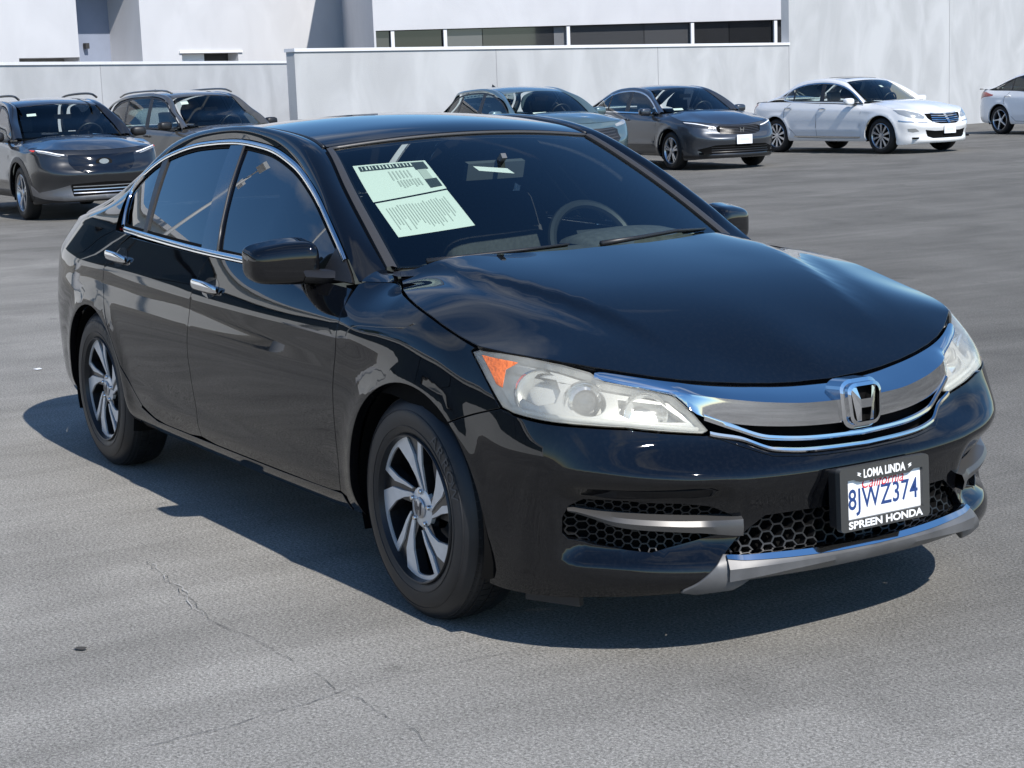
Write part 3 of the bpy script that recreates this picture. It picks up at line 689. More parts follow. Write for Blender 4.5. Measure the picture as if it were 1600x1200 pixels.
# cowl
cw = MB(); cw.grid([[(1.16-.42*abs(y)**2.2-dx, y, 1.0-dz-.01*y*y) for y in np.linspace(-.70, .70, 30)] for dx, dz in ((-.03, .03), (.02, .028), (.07, .022), (.13, .03))])
cw.build('cowl_panel', blackp, car, smooth=True)

# ---- greenhouse
top_ori = lambda P, a, b: np.broadcast_to(np.array([.15, 0, 1.]), P.shape)
def topp(name, u0, u1, q, m, **k):
    o = [(u, q) for u in np.linspace(u0, u1, 24)]+[(u1, b) for b in np.linspace(q, -q, 20)[1:-1]]+[(u, -q) for u in np.linspace(u1, u0, 24)]+[(u0, b) for b in np.linspace(-q, q, 20)[1:-1]]
    k.setdefault('step', .035)
    return panel(name, TOP, top_ori, o, m, k.pop('parent', car), sc=(.3, .6), seg=.03, eps=(5e-3, 3e-3), **k)
topp('windshield', .02, 2.93, .965, ws_glass, off=-.004, flange=.004)
topp('roof', 3.02, 7.15, .985, paint, off=.002)
topp('rear_window', 7.22, 9.85, .95, dk_glass, off=-.004, flange=.004)
# black print round the edge of the windshield
def fring(name, u0, u1, q0, m, w, parent):
    o = [(u, q0) for u in np.linspace(u0, u1, 24)]+[(u1, b) for b in np.linspace(q0, -q0, 20)[1:-1]]+[(u, -q0) for u in np.linspace(u1, u0, 24)]+[(u0, b) for b in np.linspace(-q0, q0, 20)[1:-1]]
    i = inset(dens(np.array(o)*np.array([.3, .6]), .03), w)/np.array([.3, .6])
    return panel(name, TOP, top_ori, o, m, parent, holes=[i], sc=(.3, .6), seg=.03, eps=(5e-3, 3e-3), off=-.007, flange=0, gap=0)
fring('windshield_frit', .0, 2.95, .975, blackm, .022, car)
uu = np.linspace(0, 10, 90)
E1 = Spl(np.arange(11), TOPE)(uu)
e2 = [(.905, .950), (.66, 1.097), (.412, 1.223), (.172, 1.303), (-.12, 1.359), (-.43, 1.377), (-.76, 1.364), (-1.085, 1.313), (-1.368, 1.17), (-1.60, 1.09), (-1.94, 1.035)]
e2 = Pch(np.arange(11), e2)(uu)
E2w = glass_y(e2[:, 0], e2[:, 1]); E2w = np.where(uu > 8., E2w+(uu-8.)*.010, E2w)
E2 = np.stack([e2[:, 0], E2w+.004, e2[:, 1]], 1)
for sd in (-1, 1):
    G = []
    for s in np.linspace(0, 1, 11):
        bul = np.stack([0*uu, .55+0*uu, .84+0*uu], 1)*(.012+.020*np.minimum(uu, 3)/3)[:, None]*(4*s*(1-s))
        if s > 0: bul[uu < .6] *= (uu[uu < .6]/.6)[:, None]
        G.append((E1*(1-s)+E2*s+bul)*np.array([1, sd, 1]))
    # an inward return at the roof ditch
    G = [G[0]-np.array([0, 0, .012])]+G+[G[-1]-np.array([0, sd*.012, .004])]
    MB().grid(G).build('roof_rail', paint, car, smooth=True, sharp=50)
    # lower rear pillar, down to the quarter panel
    k = uu >= 7.95; xq = np.linspace(-1.232, -2.16, k.sum()); q7 = SH.at(np.array([SH.t_of_x(x) for x in xq]), np.full(k.sum(), 6.97))
    MB().grid([(E2[k]*(1-s)+q7*s+np.array([0, .010, .004])*(4*s*(1-s)))*np.array([1, sd, 1]) for s in np.linspace(0, 1, 6)]).build('rear_pillar', paint, car, smooth=True)
    # trim strip along the windshield pillar and the roof ditch
    k = uu <= 3.02
    T0 = E1[k]*np.array([1, sd, 1])
    inn = TOP(uu[k], np.full(k.sum(), .955))*np.array([1, sd, 1])
    MB().grid([T0+np.array([.004, 0, -.006]), T0+np.array([.006, 0, .007]), T0*.45+inn*.55+np.array([.003, 0, .008]), inn+np.array([0, 0, .003]), inn+np.array([0, 0, -.01])]).build('pillar_trim', mat('pillar_trim', (.040, .038, .036), .38), car, smooth=True, sharp=40)
    k = (uu > 3.0) & (uu < 7.2)
    MB().tube(E1[k]*np.array([1, sd, 1])+np.array([0, 0, .001]), .007, 6).build('roof_ditch_strip', blackp, car, smooth=True)
# header seam strip
hs = TOP(np.full(30, 2.975), np.linspace(-.97, .97, 30)); MB().tube(hs+np.array([0, 0, -.002]), .007, 6).build('header_strip', satin, car, smooth=True)

# ---- side glass
gl_f = lambda x, z: np.stack([x, glass_y(x, z), z], -1)
gl_ori = lambda P, a, b: np.broadcast_to(np.array([0, 1., .3]), P.shape)
OUT = np.array([(.875, .938), (.838, .975), (.791, 1.010), (.699, 1.068), (.407, 1.220), (.175, 1.299), (-.134, 1.355), (-.443, 1.372), (-.759, 1.360), (-1.075, 1.313), (-1.25, 1.247), (-1.335, 1.19), (-1.358, 1.155), (-1.315, 1.08), (-1.238, 1.012)])
tt = np.concatenate([[0], np.cumsum(np.hypot(*np.diff(OUT, axis=0).T))]); OUTS = Pch(tt, OUT)(np.linspace(0, tt[-1], 90))
INS = inset(np.concatenate([OUTS, [(-.9, 1.0), (0, .97)]]), .017)[:90]
def glp(name, o, m, **k):
    k.setdefault('step', .05); return panel(name, gl_f, gl_ori, o, m, k.pop('parent', car), **k)
top_in = lambda x0, x1: [tuple(p) for p in INS if min(x0, x1) <= p[0] <= max(x0, x1) and p[1] > 1.0]
bhi = lambda x: float(beltz(x))+.022
for sd in (-1, 1):
    fx0, fx1 = -.112, .765
    f_top = [(-.325, 1.350)]+[tuple(p) for p in INS[::-1] if -.32 < p[0] < fx1 and p[1] > .985]
    glp('front_door_glass', f_top+[(.765, bhi(.765)), (.4, bhi(.4)), (.1, bhi(.1)), (fx0, bhi(fx0))], dk_glass, sides=(sd,), off=-.006, flange=0, gap=0)
    r_top = [tuple(p) for p in INS[::-1] if -1.075 < p[0] < -.47 and p[1] > 1.1]
    glp('rear_door_glass', [(-.904, bhi(-.904)), (-1.072, 1.282)]+r_top+[(-.46, 1.348), (-.262, bhi(-.262)), (-.6, bhi(-.6))], dk_glass, sides=(sd,), off=-.006, flange=0, gap=0)
    q_in = [tuple(p) for p in INS[::-1] if p[0] < -1.12]
    glp('quarter_glass', [(-1.16, bhi(-1.16))]+[p for p in q_in if p[1] > 1.03]+[(-1.118, 1.268), (-.94, bhi(-.94))], dk_glass, sides=(sd,), off=-.006, flange=0, gap=0)
    # black pillars between the panes
    glp('pillar_cover', [(-.467, 1.351), (-.325, 1.353), (-.110, bhi(-.110)), (-.270, bhi(-.270))], gloss, sides=(sd,), off=.001, flange=.012, gap=0)
    glp('quarter_divider', [(-1.122, 1.280), (-1.070, 1.294), (-.902, bhi(-.902)), (-.942, bhi(-.942))], blackp, sides=(sd,), off=.001, flange=.012, gap=0)
    rp, _ = fnormal(gl_f, *np.array([(-.328, 1.349), (-.25, 1.2), (-.168, 1.07), (-.112, bhi(-.112))]).T, gl_ori)
    MB().tube(rp*np.array([1, sd, 1])+np.array([0, sd*.002, 0]), .0055, 6).build('window_channel', satin, car, smooth=True)
    glp('mirror_sail', [(.870, .943), (.835, .973), (.775, 1.014), (.71, 1.052), (.685, bhi(.685)), (.685, .95)], blackp, sides=(sd,), off=.004, flange=.012, gap=0)
    glp('inner_frame', np.concatenate([INS[6:], [(-1.16, bhi(-1.16)), (-.5, bhi(-.5)), (.765, bhi(.765))]]), blackm, holes=[inset(dens(np.concatenate([INS[6:], [(-1.16, bhi(-1.16)), (-.5, bhi(-.5)), (.765, bhi(.765))]]), .03), .012)], sides=(sd,), off=-.003, flange=0, gap=0)
    # bright surround: one strip over the top, one along the belt
    a_, na = fnormal(gl_f, OUTS[4:, 0], OUTS[4:, 1], gl_ori); b_, nb_ = fnormal(gl_f, INS[4:, 0], INS[4:, 1], gl_ori)
    mS = np.array([1, sd, 1])
    MB().grid([(a_-na*.012)*mS, (a_+na*.004)*mS, (a_*.7+b_*.3+na*.009)*mS, (a_*.3+b_*.7+na*.008)*mS, (b_+nb_*.003)*mS, (b_-nb_*.012)*mS]).build('window_surround', chrome, car, smooth=True, sharp=50)
    xs = np.linspace(-1.235, .73, 50); lo_, n_ = fnormal(gl_f, xs, beltz(xs)+.002, gl_ori); hi_, n2_ = fnormal(gl_f, xs, beltz(xs)+.022, gl_ori)
    MB().grid([(lo_-n_*.01)*mS, (lo_+n_*.006)*mS, ((lo_+hi_)/2+n_*.010)*mS, (hi_+n_*.007)*mS, (hi_-n_*.012)*mS]).build('belt_moulding', chrome, car, smooth=True, sharp=50)

# ---- trunk lid
MB().grid([[(xc+(xe-xc)*q*q, q*w_, z_-.03*q*q*k) for q in np.linspace(-1, 1, 25)] for xc, xe, w_, z_, k in ((-1.88, -1.72, .66, 1.055, 0), (-1.95, -1.85, .72, 1.052, .8), (-2.1, -2.02, .735, 1.052, 1), (-2.25, -2.13, .69, 1.046, 1), (-2.335, -2.18, .62, 1.036, 1), (-2.35, -2.20, .60, 1.0, .6))]).build('trunk_lid', paint, car, smooth=True)

# ---- grille
cb_t = np.linspace(2.105, TE, 60)
vt = Pch([2.09, 2.13, 2.2, 2.4, 2.6, TE], [6.90, 6.97, 6.97, 6.97, 6.97, 6.97])(cb_t)
vf = Pch([2.09, 2.137, 2.25, 2.379, 2.506, 2.633, 2.774, TE], [6.84, 6.80, 6.74, 6.69, 6.62, 6.52, 6.47, 6.47])(cb_t)
vl = Pch([2.09, 2.137, 2.25, 2.362, 2.432, 2.513, 2.613, 2.741, 2.875, TE], [6.80, 6.76, 6.71, 6.62, 6.10, 5.86, 5.72, 5.66, 5.64, 5.64])(cb_t)
cN = shpt(cb_t, vf, 0)[1]; ck = (.18+.82*sstep(cb_t, 2.2, 2.52))[:, None]
hN = cN*np.array([1, 1, 0]); hN /= np.linalg.norm(hN, axis=1, keepdims=True)
plow = shpt(cb_t, vl, 0)[0]+hN*ck*.012
def cb(v_, lean): # a point of the bar's upright face: same reach as its lower edge
    p = shpt(cb_t, v_, 0)[0]; return p+hN*ck*(((plow-p)*hN).sum(1, keepdims=True)+lean)
ptop = shpt(cb_t, vt, 0)[0]; pf = cb(vf, .001); pf[:, 2] += (.004*ck)[:, 0]
rows = [ptop-cN*.02, ptop, ptop*.5+pf*.5+np.array([0, 0, .0035]), ptop*.06+pf*.94+np.array([0, 0, .0012]), pf, cb(vf*.93+vl*.07, .0015), cb(vf*.5+vl*.5, .004), cb(vl*.93+vf*.07, .001), plow, plow-hN*.03]
def both(rows): return [np.concatenate([r, (r*np.array([1, -1, 1]))[::-1][1:]]) for r in rows]
gr = empty('grille', parent=car)
MB().grid(both(rows)).build('chrome_bar', chrome, gr, smooth=True, sharp=32)
def slat(name, t0, ts, vs_, h, o0, m):
    t = np.linspace(t0, TE, 46); v = Pch(ts, vs_)(t)
    dv = h
    hn = shpt(t, v, 0)[1]*np.array([1, 1, 0]); hn /= np.linalg.norm(hn, axis=1, keepdims=True); pl = shpt(t, v-dv, 0)[0]+hn*o0
    def up_(v_, l_):
        p = shpt(t, v_, 0)[0]; return p+hn*(((pl-p)*hn).sum(1, keepdims=True)+l_)
    rows = [shpt(t, v+dv, -.03)[0], up_(v+dv, -.006), up_(v+dv*.7, .0005), up_(v-dv*.2, .002), pl, pl-hn*.03]
    return MB().grid(both(rows)).build(name, m, gr, smooth=True, sharp=30)
slat('chrome_slat', 2.448, [2.44, 2.452, 2.539, 2.633, 2.761, TE], [6.06, 6.02, 5.68, 5.33, 5.24, 5.22], .11, .012, chrome)
slat('chrome_slat', 2.462, [2.45, 2.466, 2.546, 2.64, 2.747, TE], [5.55, 5.48, 5.32, 4.90, 4.80, 4.78], .10, .010, chrome)
shp('grille_backing', [(2.40, 6.5), (2.47, 5.3), (2.546, 5.1), (2.64, 4.7), (TE, 4.6), (TE, 6.9), (2.5, 6.8)], blackm, gr, sides=(-1, 1), off=-.035, flange=0, gap=0, noflange=lambda a, b: a > TE-1e-4, step=.06)
shp('grille_surround', [(2.463, 5.45), (2.546, 5.24), (2.64, 4.80), (2.747, 4.70), (TE, 4.68), (TE, 4.50), (2.75, 4.52), (2.63, 4.62), (2.53, 5.08), (2.47, 5.36)], paint, gr, sides=(-1, 1), off=.003, flange=.02, gap=0, noflange=lambda a, b: a > TE-1e-4, step=.03)
# emblem: rounded frame and the letter H
em = empty('emblem', parent=car)
EC = Vector((2.312, 0, .658)); tilt = R(-4)
EM = Matrix.Rotation(R(90), 3, 'Z') @ Matrix.Rotation(R(90)+tilt, 3, 'X')     # local x -> car +y, local y -> up, local z -> forward
def e3(x, y, z): return EM @ Vector((x*.90, y*.90, z-2.4*x*x-2.0*y*y))+EC
def sheetz(b, poly, z0, z1, holes=()):
    loops = [np.asarray(poly)]+[np.asarray(h) for h in holes]; tri = tri2d(loops[0], loops[1:]); P = np.concatenate(loops); n = len(P)
    F = [tuple(n+i for i in t) for t in tri]; k = 0
    for L in loops:
        m = len(L); F += [(k+i, k+(i+1) % m, n+k+(i+1) % m, n+k+i) for i in range(m)]; k += m
    b.add([e3(x, y, z0) for x, y in P]+[e3(x, y, z1) for x, y in P], F); return b
o1 = rounded(.118, .128, .030, 6, 1.16); o2 = rounded(.100, .108, .024, 6, 1.16); o3 = rounded(.138, .150, .038, 6, 1.12)
sheetz(MB(), o1, -.03, .026, [o2]).build('emblem_frame', chrome, em)
sheetz(MB(), o3, -.05, .008, [rounded(.112, .120, .028, 6, 1.16)]).build('emblem_base', chrome, em)
sheetz(MB(), rounded(.114, .124, .028, 6, 1.16), -.05, .004).build('emblem_back', blackm, em)
Hh = [(-.051, .050), (-.031, .050), (-.021, .010), (.021, .010), (.031, .050), (.051, .050), (.032, -.052), (.017, -.052), (.020, -.016), (-.020, -.016), (-.017, -.052), (-.032, -.052)]
Hh = [(x, y+(.004 if abs(x) < .04 and abs(y) < .03 else 0)) for x, y in Hh]
sheetz(MB(), Hh, .0, .020).build('emblem_letter', chrome, em)

# ---- lower openings
def honeycomb(name, outline, cw_, ch, off, depth, parent, sides=(-1,), m=blackp, th=.0035):
    """moulded hexagon mesh standing in an opening, cells cw_ x ch metres"""
    S_ = np.array([1, .1]); poly = np.asarray(outline)*S_; lo = poly.min(0); hi = poly.max(0); b = MB(); seen = set()
    rows_ = int((hi[1]-lo[1])/(ch*.5))+3; cols = int((hi[0]-lo[0])/(cw_*1.5))+3
    for r in range(-1, rows_):
        for c in range(-1, cols):
            cx = lo[0]+c*cw_*1.5+(cw_*.75 if r % 2 else 0); cy = lo[1]+r*ch*.5
            hx = [(cx+cw_*.5*a, cy+ch*.5*d) for a, d in ((1, 0), (.5, 1), (-.5, 1), (-1, 0), (-.5, -1), (.5, -1))]
            for i in range(6):
                p, q = hx[i], hx[(i+1) % 6]; key = tuple(sorted([(round(p[0], 4), round(p[1], 4)), (round(q[0], 4), round(q[1], 4))]))
                if key in seen: continue
                seen.add(key)
                if not inside([((p[0]+q[0])/2, (p[1]+q[1])/2)], poly)[0]: continue
                for sd in sides:
                    P, N = shpt([p[0], q[0]], [p[1]*10, q[1]*10], off, sd=sd)
                    nn = Vector(N[0]); a = Vector(P[0]); e = Vector(P[1]); d = (e-a).normalized(); w_ = d.cross(nn).normalized()*th
                    V = [a+w_, a-w_, a-w_*1.6-nn*depth, a+w_*1.6-nn*depth, e+w_, e-w_, e-w_*1.6-nn*depth, e+w_*1.6-nn*depth]
                    b.add(V, [(0, 4, 5, 1), (1, 5, 6, 2), (3, 7, 4, 0), (0, 1, 2, 3), (4, 7, 6, 5)])
    return b.build(name, m, parent)
hexm = mat('mesh_plastic', (.007, .007, .0075), .45)
for sd in (-1, 1):
    lp = empty('fog_lamp_pocket', parent=car)
    shp('pocket_back', FOG, blackm, lp, sides=(sd,), off=-.040, flange=0, gap=0, step=.05)
    honeycomb('honeycomb_mesh', FOG, .034, .021, -.020, .012, lp, (sd,), hexm, .0018)
    t = np.linspace(2.046, 2.53, 26); vu = Pch([2.04, 2.131, 2.265, 2.439, 2.53], [2.84, 2.74, 2.65, 2.54, 2.58])(t); vlo = Pch([2.04, 2.077, 2.124, 2.184, 2.318, 2.493, 2.53], [2.78, 2.68, 2.60, 2.47, 2.34, 2.18, 2.16])(t)
    bo = (.006+.020*sstep(t, 2.05, 2.2))[:, None]; Nb = shpt(t, vu, 0, sd=sd)[1]
    MB().grid([shpt(t, vu, -.022, sd=sd)[0], shpt(t, vu, -.006, sd=sd)[0]+Nb*bo, shpt(t, vu*.6+vlo*.4, .004, sd=sd)[0]+Nb*bo, shpt(t, vlo, .0, sd=sd)[0]+Nb*bo, shpt(t, vlo, -.022, sd=sd)[0]]).build('pocket_blade', satin, lp, smooth=True, sharp=40)
    # side fin of the lower lip
    shp('corner_fin', [(2.478, 1.56), (2.40, .66), (2.36, .30), (2.40, .12), (2.50, .25), (2.545, .85), (2.53, 1.50)], greyp, sides=(sd,), off=.006, flange=.03, gap=0, bev=.004)
INT = [(2.485, 1.66), (2.519, 1.98), (2.60, 2.52), (2.714, 2.56), (TE, 2.56), (TE, 1.50), (2.6, 1.55)]
li = empty('lower_grille', parent=car)
shp('intake_back', INT, blackm, li, sides=(-1, 1), off=-.075, flange=0, gap=0, step=.06, noflange=lambda a, b: a > TE-1e-4)
honeycomb('honeycomb_mesh', [(2.48, 1.5), (2.515, 1.98), (2.60, 2.55), (2.714, 2.6), (TE+.001, 2.6), (TE+.001, 1.4), (2.6, 1.45)], .045, .026, -.026, .026, li, (-1, 1), hexm, .0022)
t = np.linspace(2.484, TE, 40)
lt = Pch([2.48, 2.5, 2.6, 2.72, TE], [1.60, 1.66, 1.67, 1.65, 1.60])(t); lm = Pch([2.48, 2.6, 2.754, TE], [1.42, 1.36, 1.32, 1.30])(t)
lb = Pch([2.4, 2.519, 2.667, 2.828, TE], [.66, .84, 1.0, 1.08, 1.10])(t); l0 = lb-.40
lipr = [shpt(t, lt, -.07)[0], shpt(t, lt, -.012)[0], shpt(t, lt*.55+lm*.45, .012)[0], shpt(t, lm, .016)[0]]
MB().grid(both(lipr)).build('chrome_lip', chrome, car, smooth=True, sharp=40)
MB().grid(both([shpt(t, lm+.02, .013)[0], shpt(t, lm, .013)[0], shpt(t, lm*.6+lb*.4, .020)[0], shpt(t, lb, .014)[0], shpt(t, l0, -.012)[0], shpt(t, l0, -.12)[0]])).build('lower_lip', greyp, car, smooth=True, sharp=40)

# ---- license plate with its dealer frame
lp = empty('license_plate', parent=car)
PC = Vector((2.398, 0, .424)); PT = R(-2)
PM = Matrix.Rotation(R(90), 3, 'Z') @ Matrix.Rotation(R(90)+PT, 3, 'X')
def p3(x, y, z): return PM @ Vector((x, y, z))+PC
def psheet(poly, z0, z1, holes=()):
    b = MB(); loops = [np.asarray(poly)]+[np.asarray(h) for h in holes]; tri = tri2d(loops[0], loops[1:]); P = np.concatenate(loops); n = len(P)
    F = [tuple(n+i for i in t) for t in tri]; k = 0
    for L in loops:
        m = len(L); F += [(k+i, k+(i+1) % m, n+k+(i+1) % m, n+k+i) for i in range(m)]; k += m
    return b.add([p3(x, y, z0) for x, y in P]+[p3(x, y, z1) for x, y in P], F)
psheet(rounded(.300, .150, .012), -.012, -.004).build('plate_face', plate_w, lp)
psheet(rounded(.31, .160, .010), -.045, -.013).build('plate_bracket', blackp, lp)
win_ = np.array([(-.133, .052), (-.108, .052), (-.092, .044), (.088, .044), (.104, .052), (.136, .052), (.136, -.056), (-.133, -.056)])
psheet(rounded(.320, .172, .012), -.012, .006, [win_[::-1]]).build('plate_frame', mat('plate_frame', (.045, .045, .043), .4), lp)
def ptext(s, x, y, w_, h, z, m, name, **k):
    V, F = fit_text(s, w_, h, **k); b = MB(); b.add([p3(x+a, y+c, z) for a, c in V], F); return b.build(name, m, lp)
ptext('8JWZ374', .001, -.012, .250, .074, -.0035, plate_b, 'plate_number', bold=.012, spacing=1.05)
ptext('California', .0, .037, .150, .030, -.0030, plate_r, 'plate_state_name', shear=.35)
ptext('LOMA LINDA', -.002, .0640, .150, .024, .0066, white, 'frame_text', bold=.035)
ptext('SPREEN HONDA', .0, -.0695, .268, .0215, .0066, white, 'frame_text', bold=.035)
for s in (-1, 1):
    b = MB(); b.add([p3(s*x-.002, y, .0066) for x, y in ((.083, .056), (.098, .063), (.094, .066), (.098, .070), (.091, .069), (.084, .066), (.089, .061))], [(0, 1, 2, 3, 4, 5, 6)]); b.build('frame_flourish', white, lp)

# ---- wheels
def sect(pts): return np.array([(r*math.cos(R(a)), r*math.sin(R(a))) for r, a in pts])
RA = .216
SPOKE = sect([(RA, 104)]+[(RA, a) for a in np.linspace(108, 154, 9)]+[(RA, 157), (.150, 157), (.105, 148), (.068, 134), (.067, 127), (.100, 139.5), (.138, 147.5), (.198, 151)]+[(.199, a) for a in np.linspace(148, 124, 6)]+[(.195, 121), (.137, 109), (.094, 98), (.063, 86), (.050, 66), (.070, 76), (.105, 88), (.16, 94.5)])
WIN = sect([(.1975, 150.5)]+[(.1975, a) for a in np.linspace(148, 126, 6)]+[(.194, 121.5), (.137, 110), (.094, 99), (.068, 96), (.058, 105), (.058, 118), (.067, 126.5), (.100, 139), (.138, 147)])
def rot2(P, a): c, s = math.cos(a), math.sin(a); return np.stack([P[:, 0]*c-P[:, 1]*s, P[:, 0]*s+P[:, 1]*c], 1)
def disc(x, z): return .012-.020*(1-(np.hypot(x, z)/.216)**2)*.0+ -.016*np.exp(-(np.hypot(x, z)/.10)**2)   # face depth: slightly dished hub
def wheel_obj(parent, x, sd, yout, R0=.333):
    wh = empty('wheel', (x, sd*yout, R0-.003), 0, parent)
    ty = [(.2165, -.012), (.222, .004), (.232, .010), (.243, .0125), (.2435, .0145), (.2465, .0145), (.247, .0128), (.262, .014), (.285, .0120), (.2905, .0095), (.2908, .0112), (.2935, .0098), (.2938, .0078), (.305, .003), (.318, -.008), (.326, -.020), (.331, -.032), (.333, -.055), (.3335, -.09), (.333, -.13), (.331, -.155), (.324, -.172), (.30, -.185), (.25, -.188), (.215, -.18)]
    ys = lambda a: a*sd*-1*-1
    b = MB(); b.lathe([(r, sd*a) for r, a in ty], 72); b.build('tyre', wallr, wh, smooth=True, sharp=40)
    # tread: blocks separated by grooves
    tb = MB()
    n = 80
    for row, (y0, y1) in enumerate(((-.020, -.045), (-.052, -.082), (-.089, -.119), (-.126, -.154))):
        for i in range(n):
            a0 = 2*math.pi*(i+.06+.25*row)/n; a1 = 2*math.pi*(i+.94+.25*row)/n
            rr = (.3335, .3365, .3365, .3335)[row]; r0_ = rr-.01; rs = rr-(.006 if row in (0, 3) else 0)
            ro, ri = (rs, rr) if row == 0 else (rr, rs) if row == 3 else (rr, rr)
            V = [(r_*math.cos(a), sd*y, r_*math.sin(a)) for a in (a0, a1) for y, r_ in ((y0, ro), (y1, ri), (y1, r0_), (y0, r0_))]
            tb.add(V, [(0, 1, 5, 4), (1, 2, 6, 5), (3, 0, 4, 7), (0, 3, 2, 1), (4, 5, 6, 7)])
    tb.build('tread', rubber, wh)
    # barrel and rim lip
    b = MB(); b.lathe([(.222, sd*.006), (.219, sd*.012), (.2155, sd*.011), (.213, sd*.002), (.205, sd*-.03), (.195, sd*-.10), (.205, sd*-.175), (.22, sd*-.182)], 72); b.build('rim_barrel', mat('rim_barrel', (.03, .031, .034), .35, .6), wh, smooth=True, sharp=40)
    yf = lambda x_, z_: -.008-.016*math.exp(-(math.hypot(x_, z_)/.09)**2)
    base = MB(); face = MB()
    for k in range(5):
        a = R(72*k)
        sec = rot2(np.concatenate([sect([(.2165, t) for t in np.linspace(104, 176, 14)]), sect([(.10, 176), (.03, 176), (.03, 140), (.03, 104), (.10, 104)])]), a)
        wn = rot2(WIN, a)
        loops = [sec, wn]; tri = tri2d(sec, [wn]); P = np.concatenate(loops); n_ = len(P)
        F = [tuple(t) for t in tri]; q = len(sec); m_ = len(wn)
        V = [(p[0], sd*(yf(*p)-.004), p[1]) for p in P]+[(p[0]*.99, sd*(yf(*p)-.034), p[1]*.99) for p in wn]
        F += [(q+i, q+(i+1) % m_, n_+(i+1) % m_, n_+i) for i in range(m_)]
        base.add(V, F)
        sp = rot2(SPOKE, a); tri = tri2d(sp); m_ = len(sp)
        V = [(p[0], sd*(yf(*p)+.0015), p[1]) for p in sp]+[(p[0], sd*(yf(*p)-.006), p[1]) for p in sp]
        face.add(V, list(tri)+[(i, (i+1) % m_, m_+(i+1) % m_, m_+i) for i in range(m_)])
    base.build('rim_spokes', rimblack, wh); face.build('machined_face', machined, wh)
    b = MB(); b.lathe([(.0, sd*-.016), (.052, sd*-.018), (.060, sd*-.022), (.062, sd*-.034)], 40); b.build('hub_face', machined, wh, smooth=True, sharp=30)
    b = MB(); b.lathe([(.0, sd*-.008), (.026, sd*-.009), (.031, sd*-.013), (.032, sd*-.020)], 32); b.build('centre_cap', mat('cap_silver', (.42, .43, .45), .3, .9), wh, smooth=True, sharp=40)
    b = MB(); Hs = np.array(Hh)*.40
    tri = tri2d(Hs); b.add([(p[0], sd*-.0065, p[1]) for p in Hs], tri); b.build('cap_letter', mat('cap_mark', (.10, .105, .12), .3, .8), wh)
    for k in range(5):
        t = R(90+72*k-18+10)
        c = (.050*math.cos(t), sd*-.018, .050*math.sin(t)); b = MB(); b.lathe([(0, sd*.010), (.006, sd*.009), (.0085, sd*.004), (.0085, sd*-.01)], 10, 'y', c); b.build('lug_nut', chrome, wh, smooth=True, sharp=40)
    b = MB(); b.lathe([(.07, sd*-.075), (.142, sd*-.075), (.142, sd*-.098), (.07, sd*-.098)], 48); b.build('brake_disc', brake, wh, smooth=True, sharp=30)
    b = MB(); b.box((.10 if x > 0 else -.10, sd*-.07, .05), (.07, .05, .15)); b.build('brake_caliper', blackp, wh)
    b = MB(); b.lathe([(0, sd*-.11), (.212, sd*-.11)], 40); b.build('wheel_back', blackm, wh)
    return wh
def tyre_text(wh, s, r, a_mid, size, sd, step=None):
    b = MB(); st = step or size*1.02/r; n = len(s)
    for i, ch in enumerate(s):
        if ch == ' ': continue
        V, F = text_geo(ch, size=size*1.35, bold=.0, res=2)
        a = R(a_mid)-(i-(n-1)/2)*st
        c, s_ = math.cos(a-math.pi/2), math.sin(a-math.pi/2)
        b.add([((r*math.cos(a))+v[0]*c-v[1]*s_, sd*.0155, r*math.sin(a)+v[0]*s_+v[1]*c) for v in V], F)
    return b.build('tyre_lettering', letter, wh)
wf = wheel_obj(car, 1.388, -1, .885); wr = wheel_obj(car, -1.388, -1, .885); wheel_obj(car, 1.388, 1, .885); wheel_obj(car, -1.388, 1, .885)
tyre_text(wf, 'ARROW', .272, 38, .040, -1); tyre_text(wr, 'ECO PRO', .275, 78, .034, -1)
for sd in (-1, 1):
    for (xc, zc, r) in (AF, AR):
        b = MB(); G = []
        for y in (.885, .86, .72, .60): G.append([(x, sd*y, z) for x, z in arc(xc, zc, r+.012 if y < .88 else r+.003, -20, 200, 30)])
        b.grid(G); b.grid([[(x, sd*.60, z) for x, z in arc(xc, zc, r+.01, -20, 200, 30)], [(xc, sd*.60, zc)]*31])
        b.build('wheel_well', blackm, car, smooth=True)
und = MB(); und.box((-.2, 0, .25), (3.7, 1.45, .02)); und.box((.02, 0, .268), (1.86, 1.745, .012)); und.box((1.6, 0, .24), (.8, 1.05, .04)); und.build('underbody', blackm, car)  # wide thin box added to stop sun leaking through the door cavities

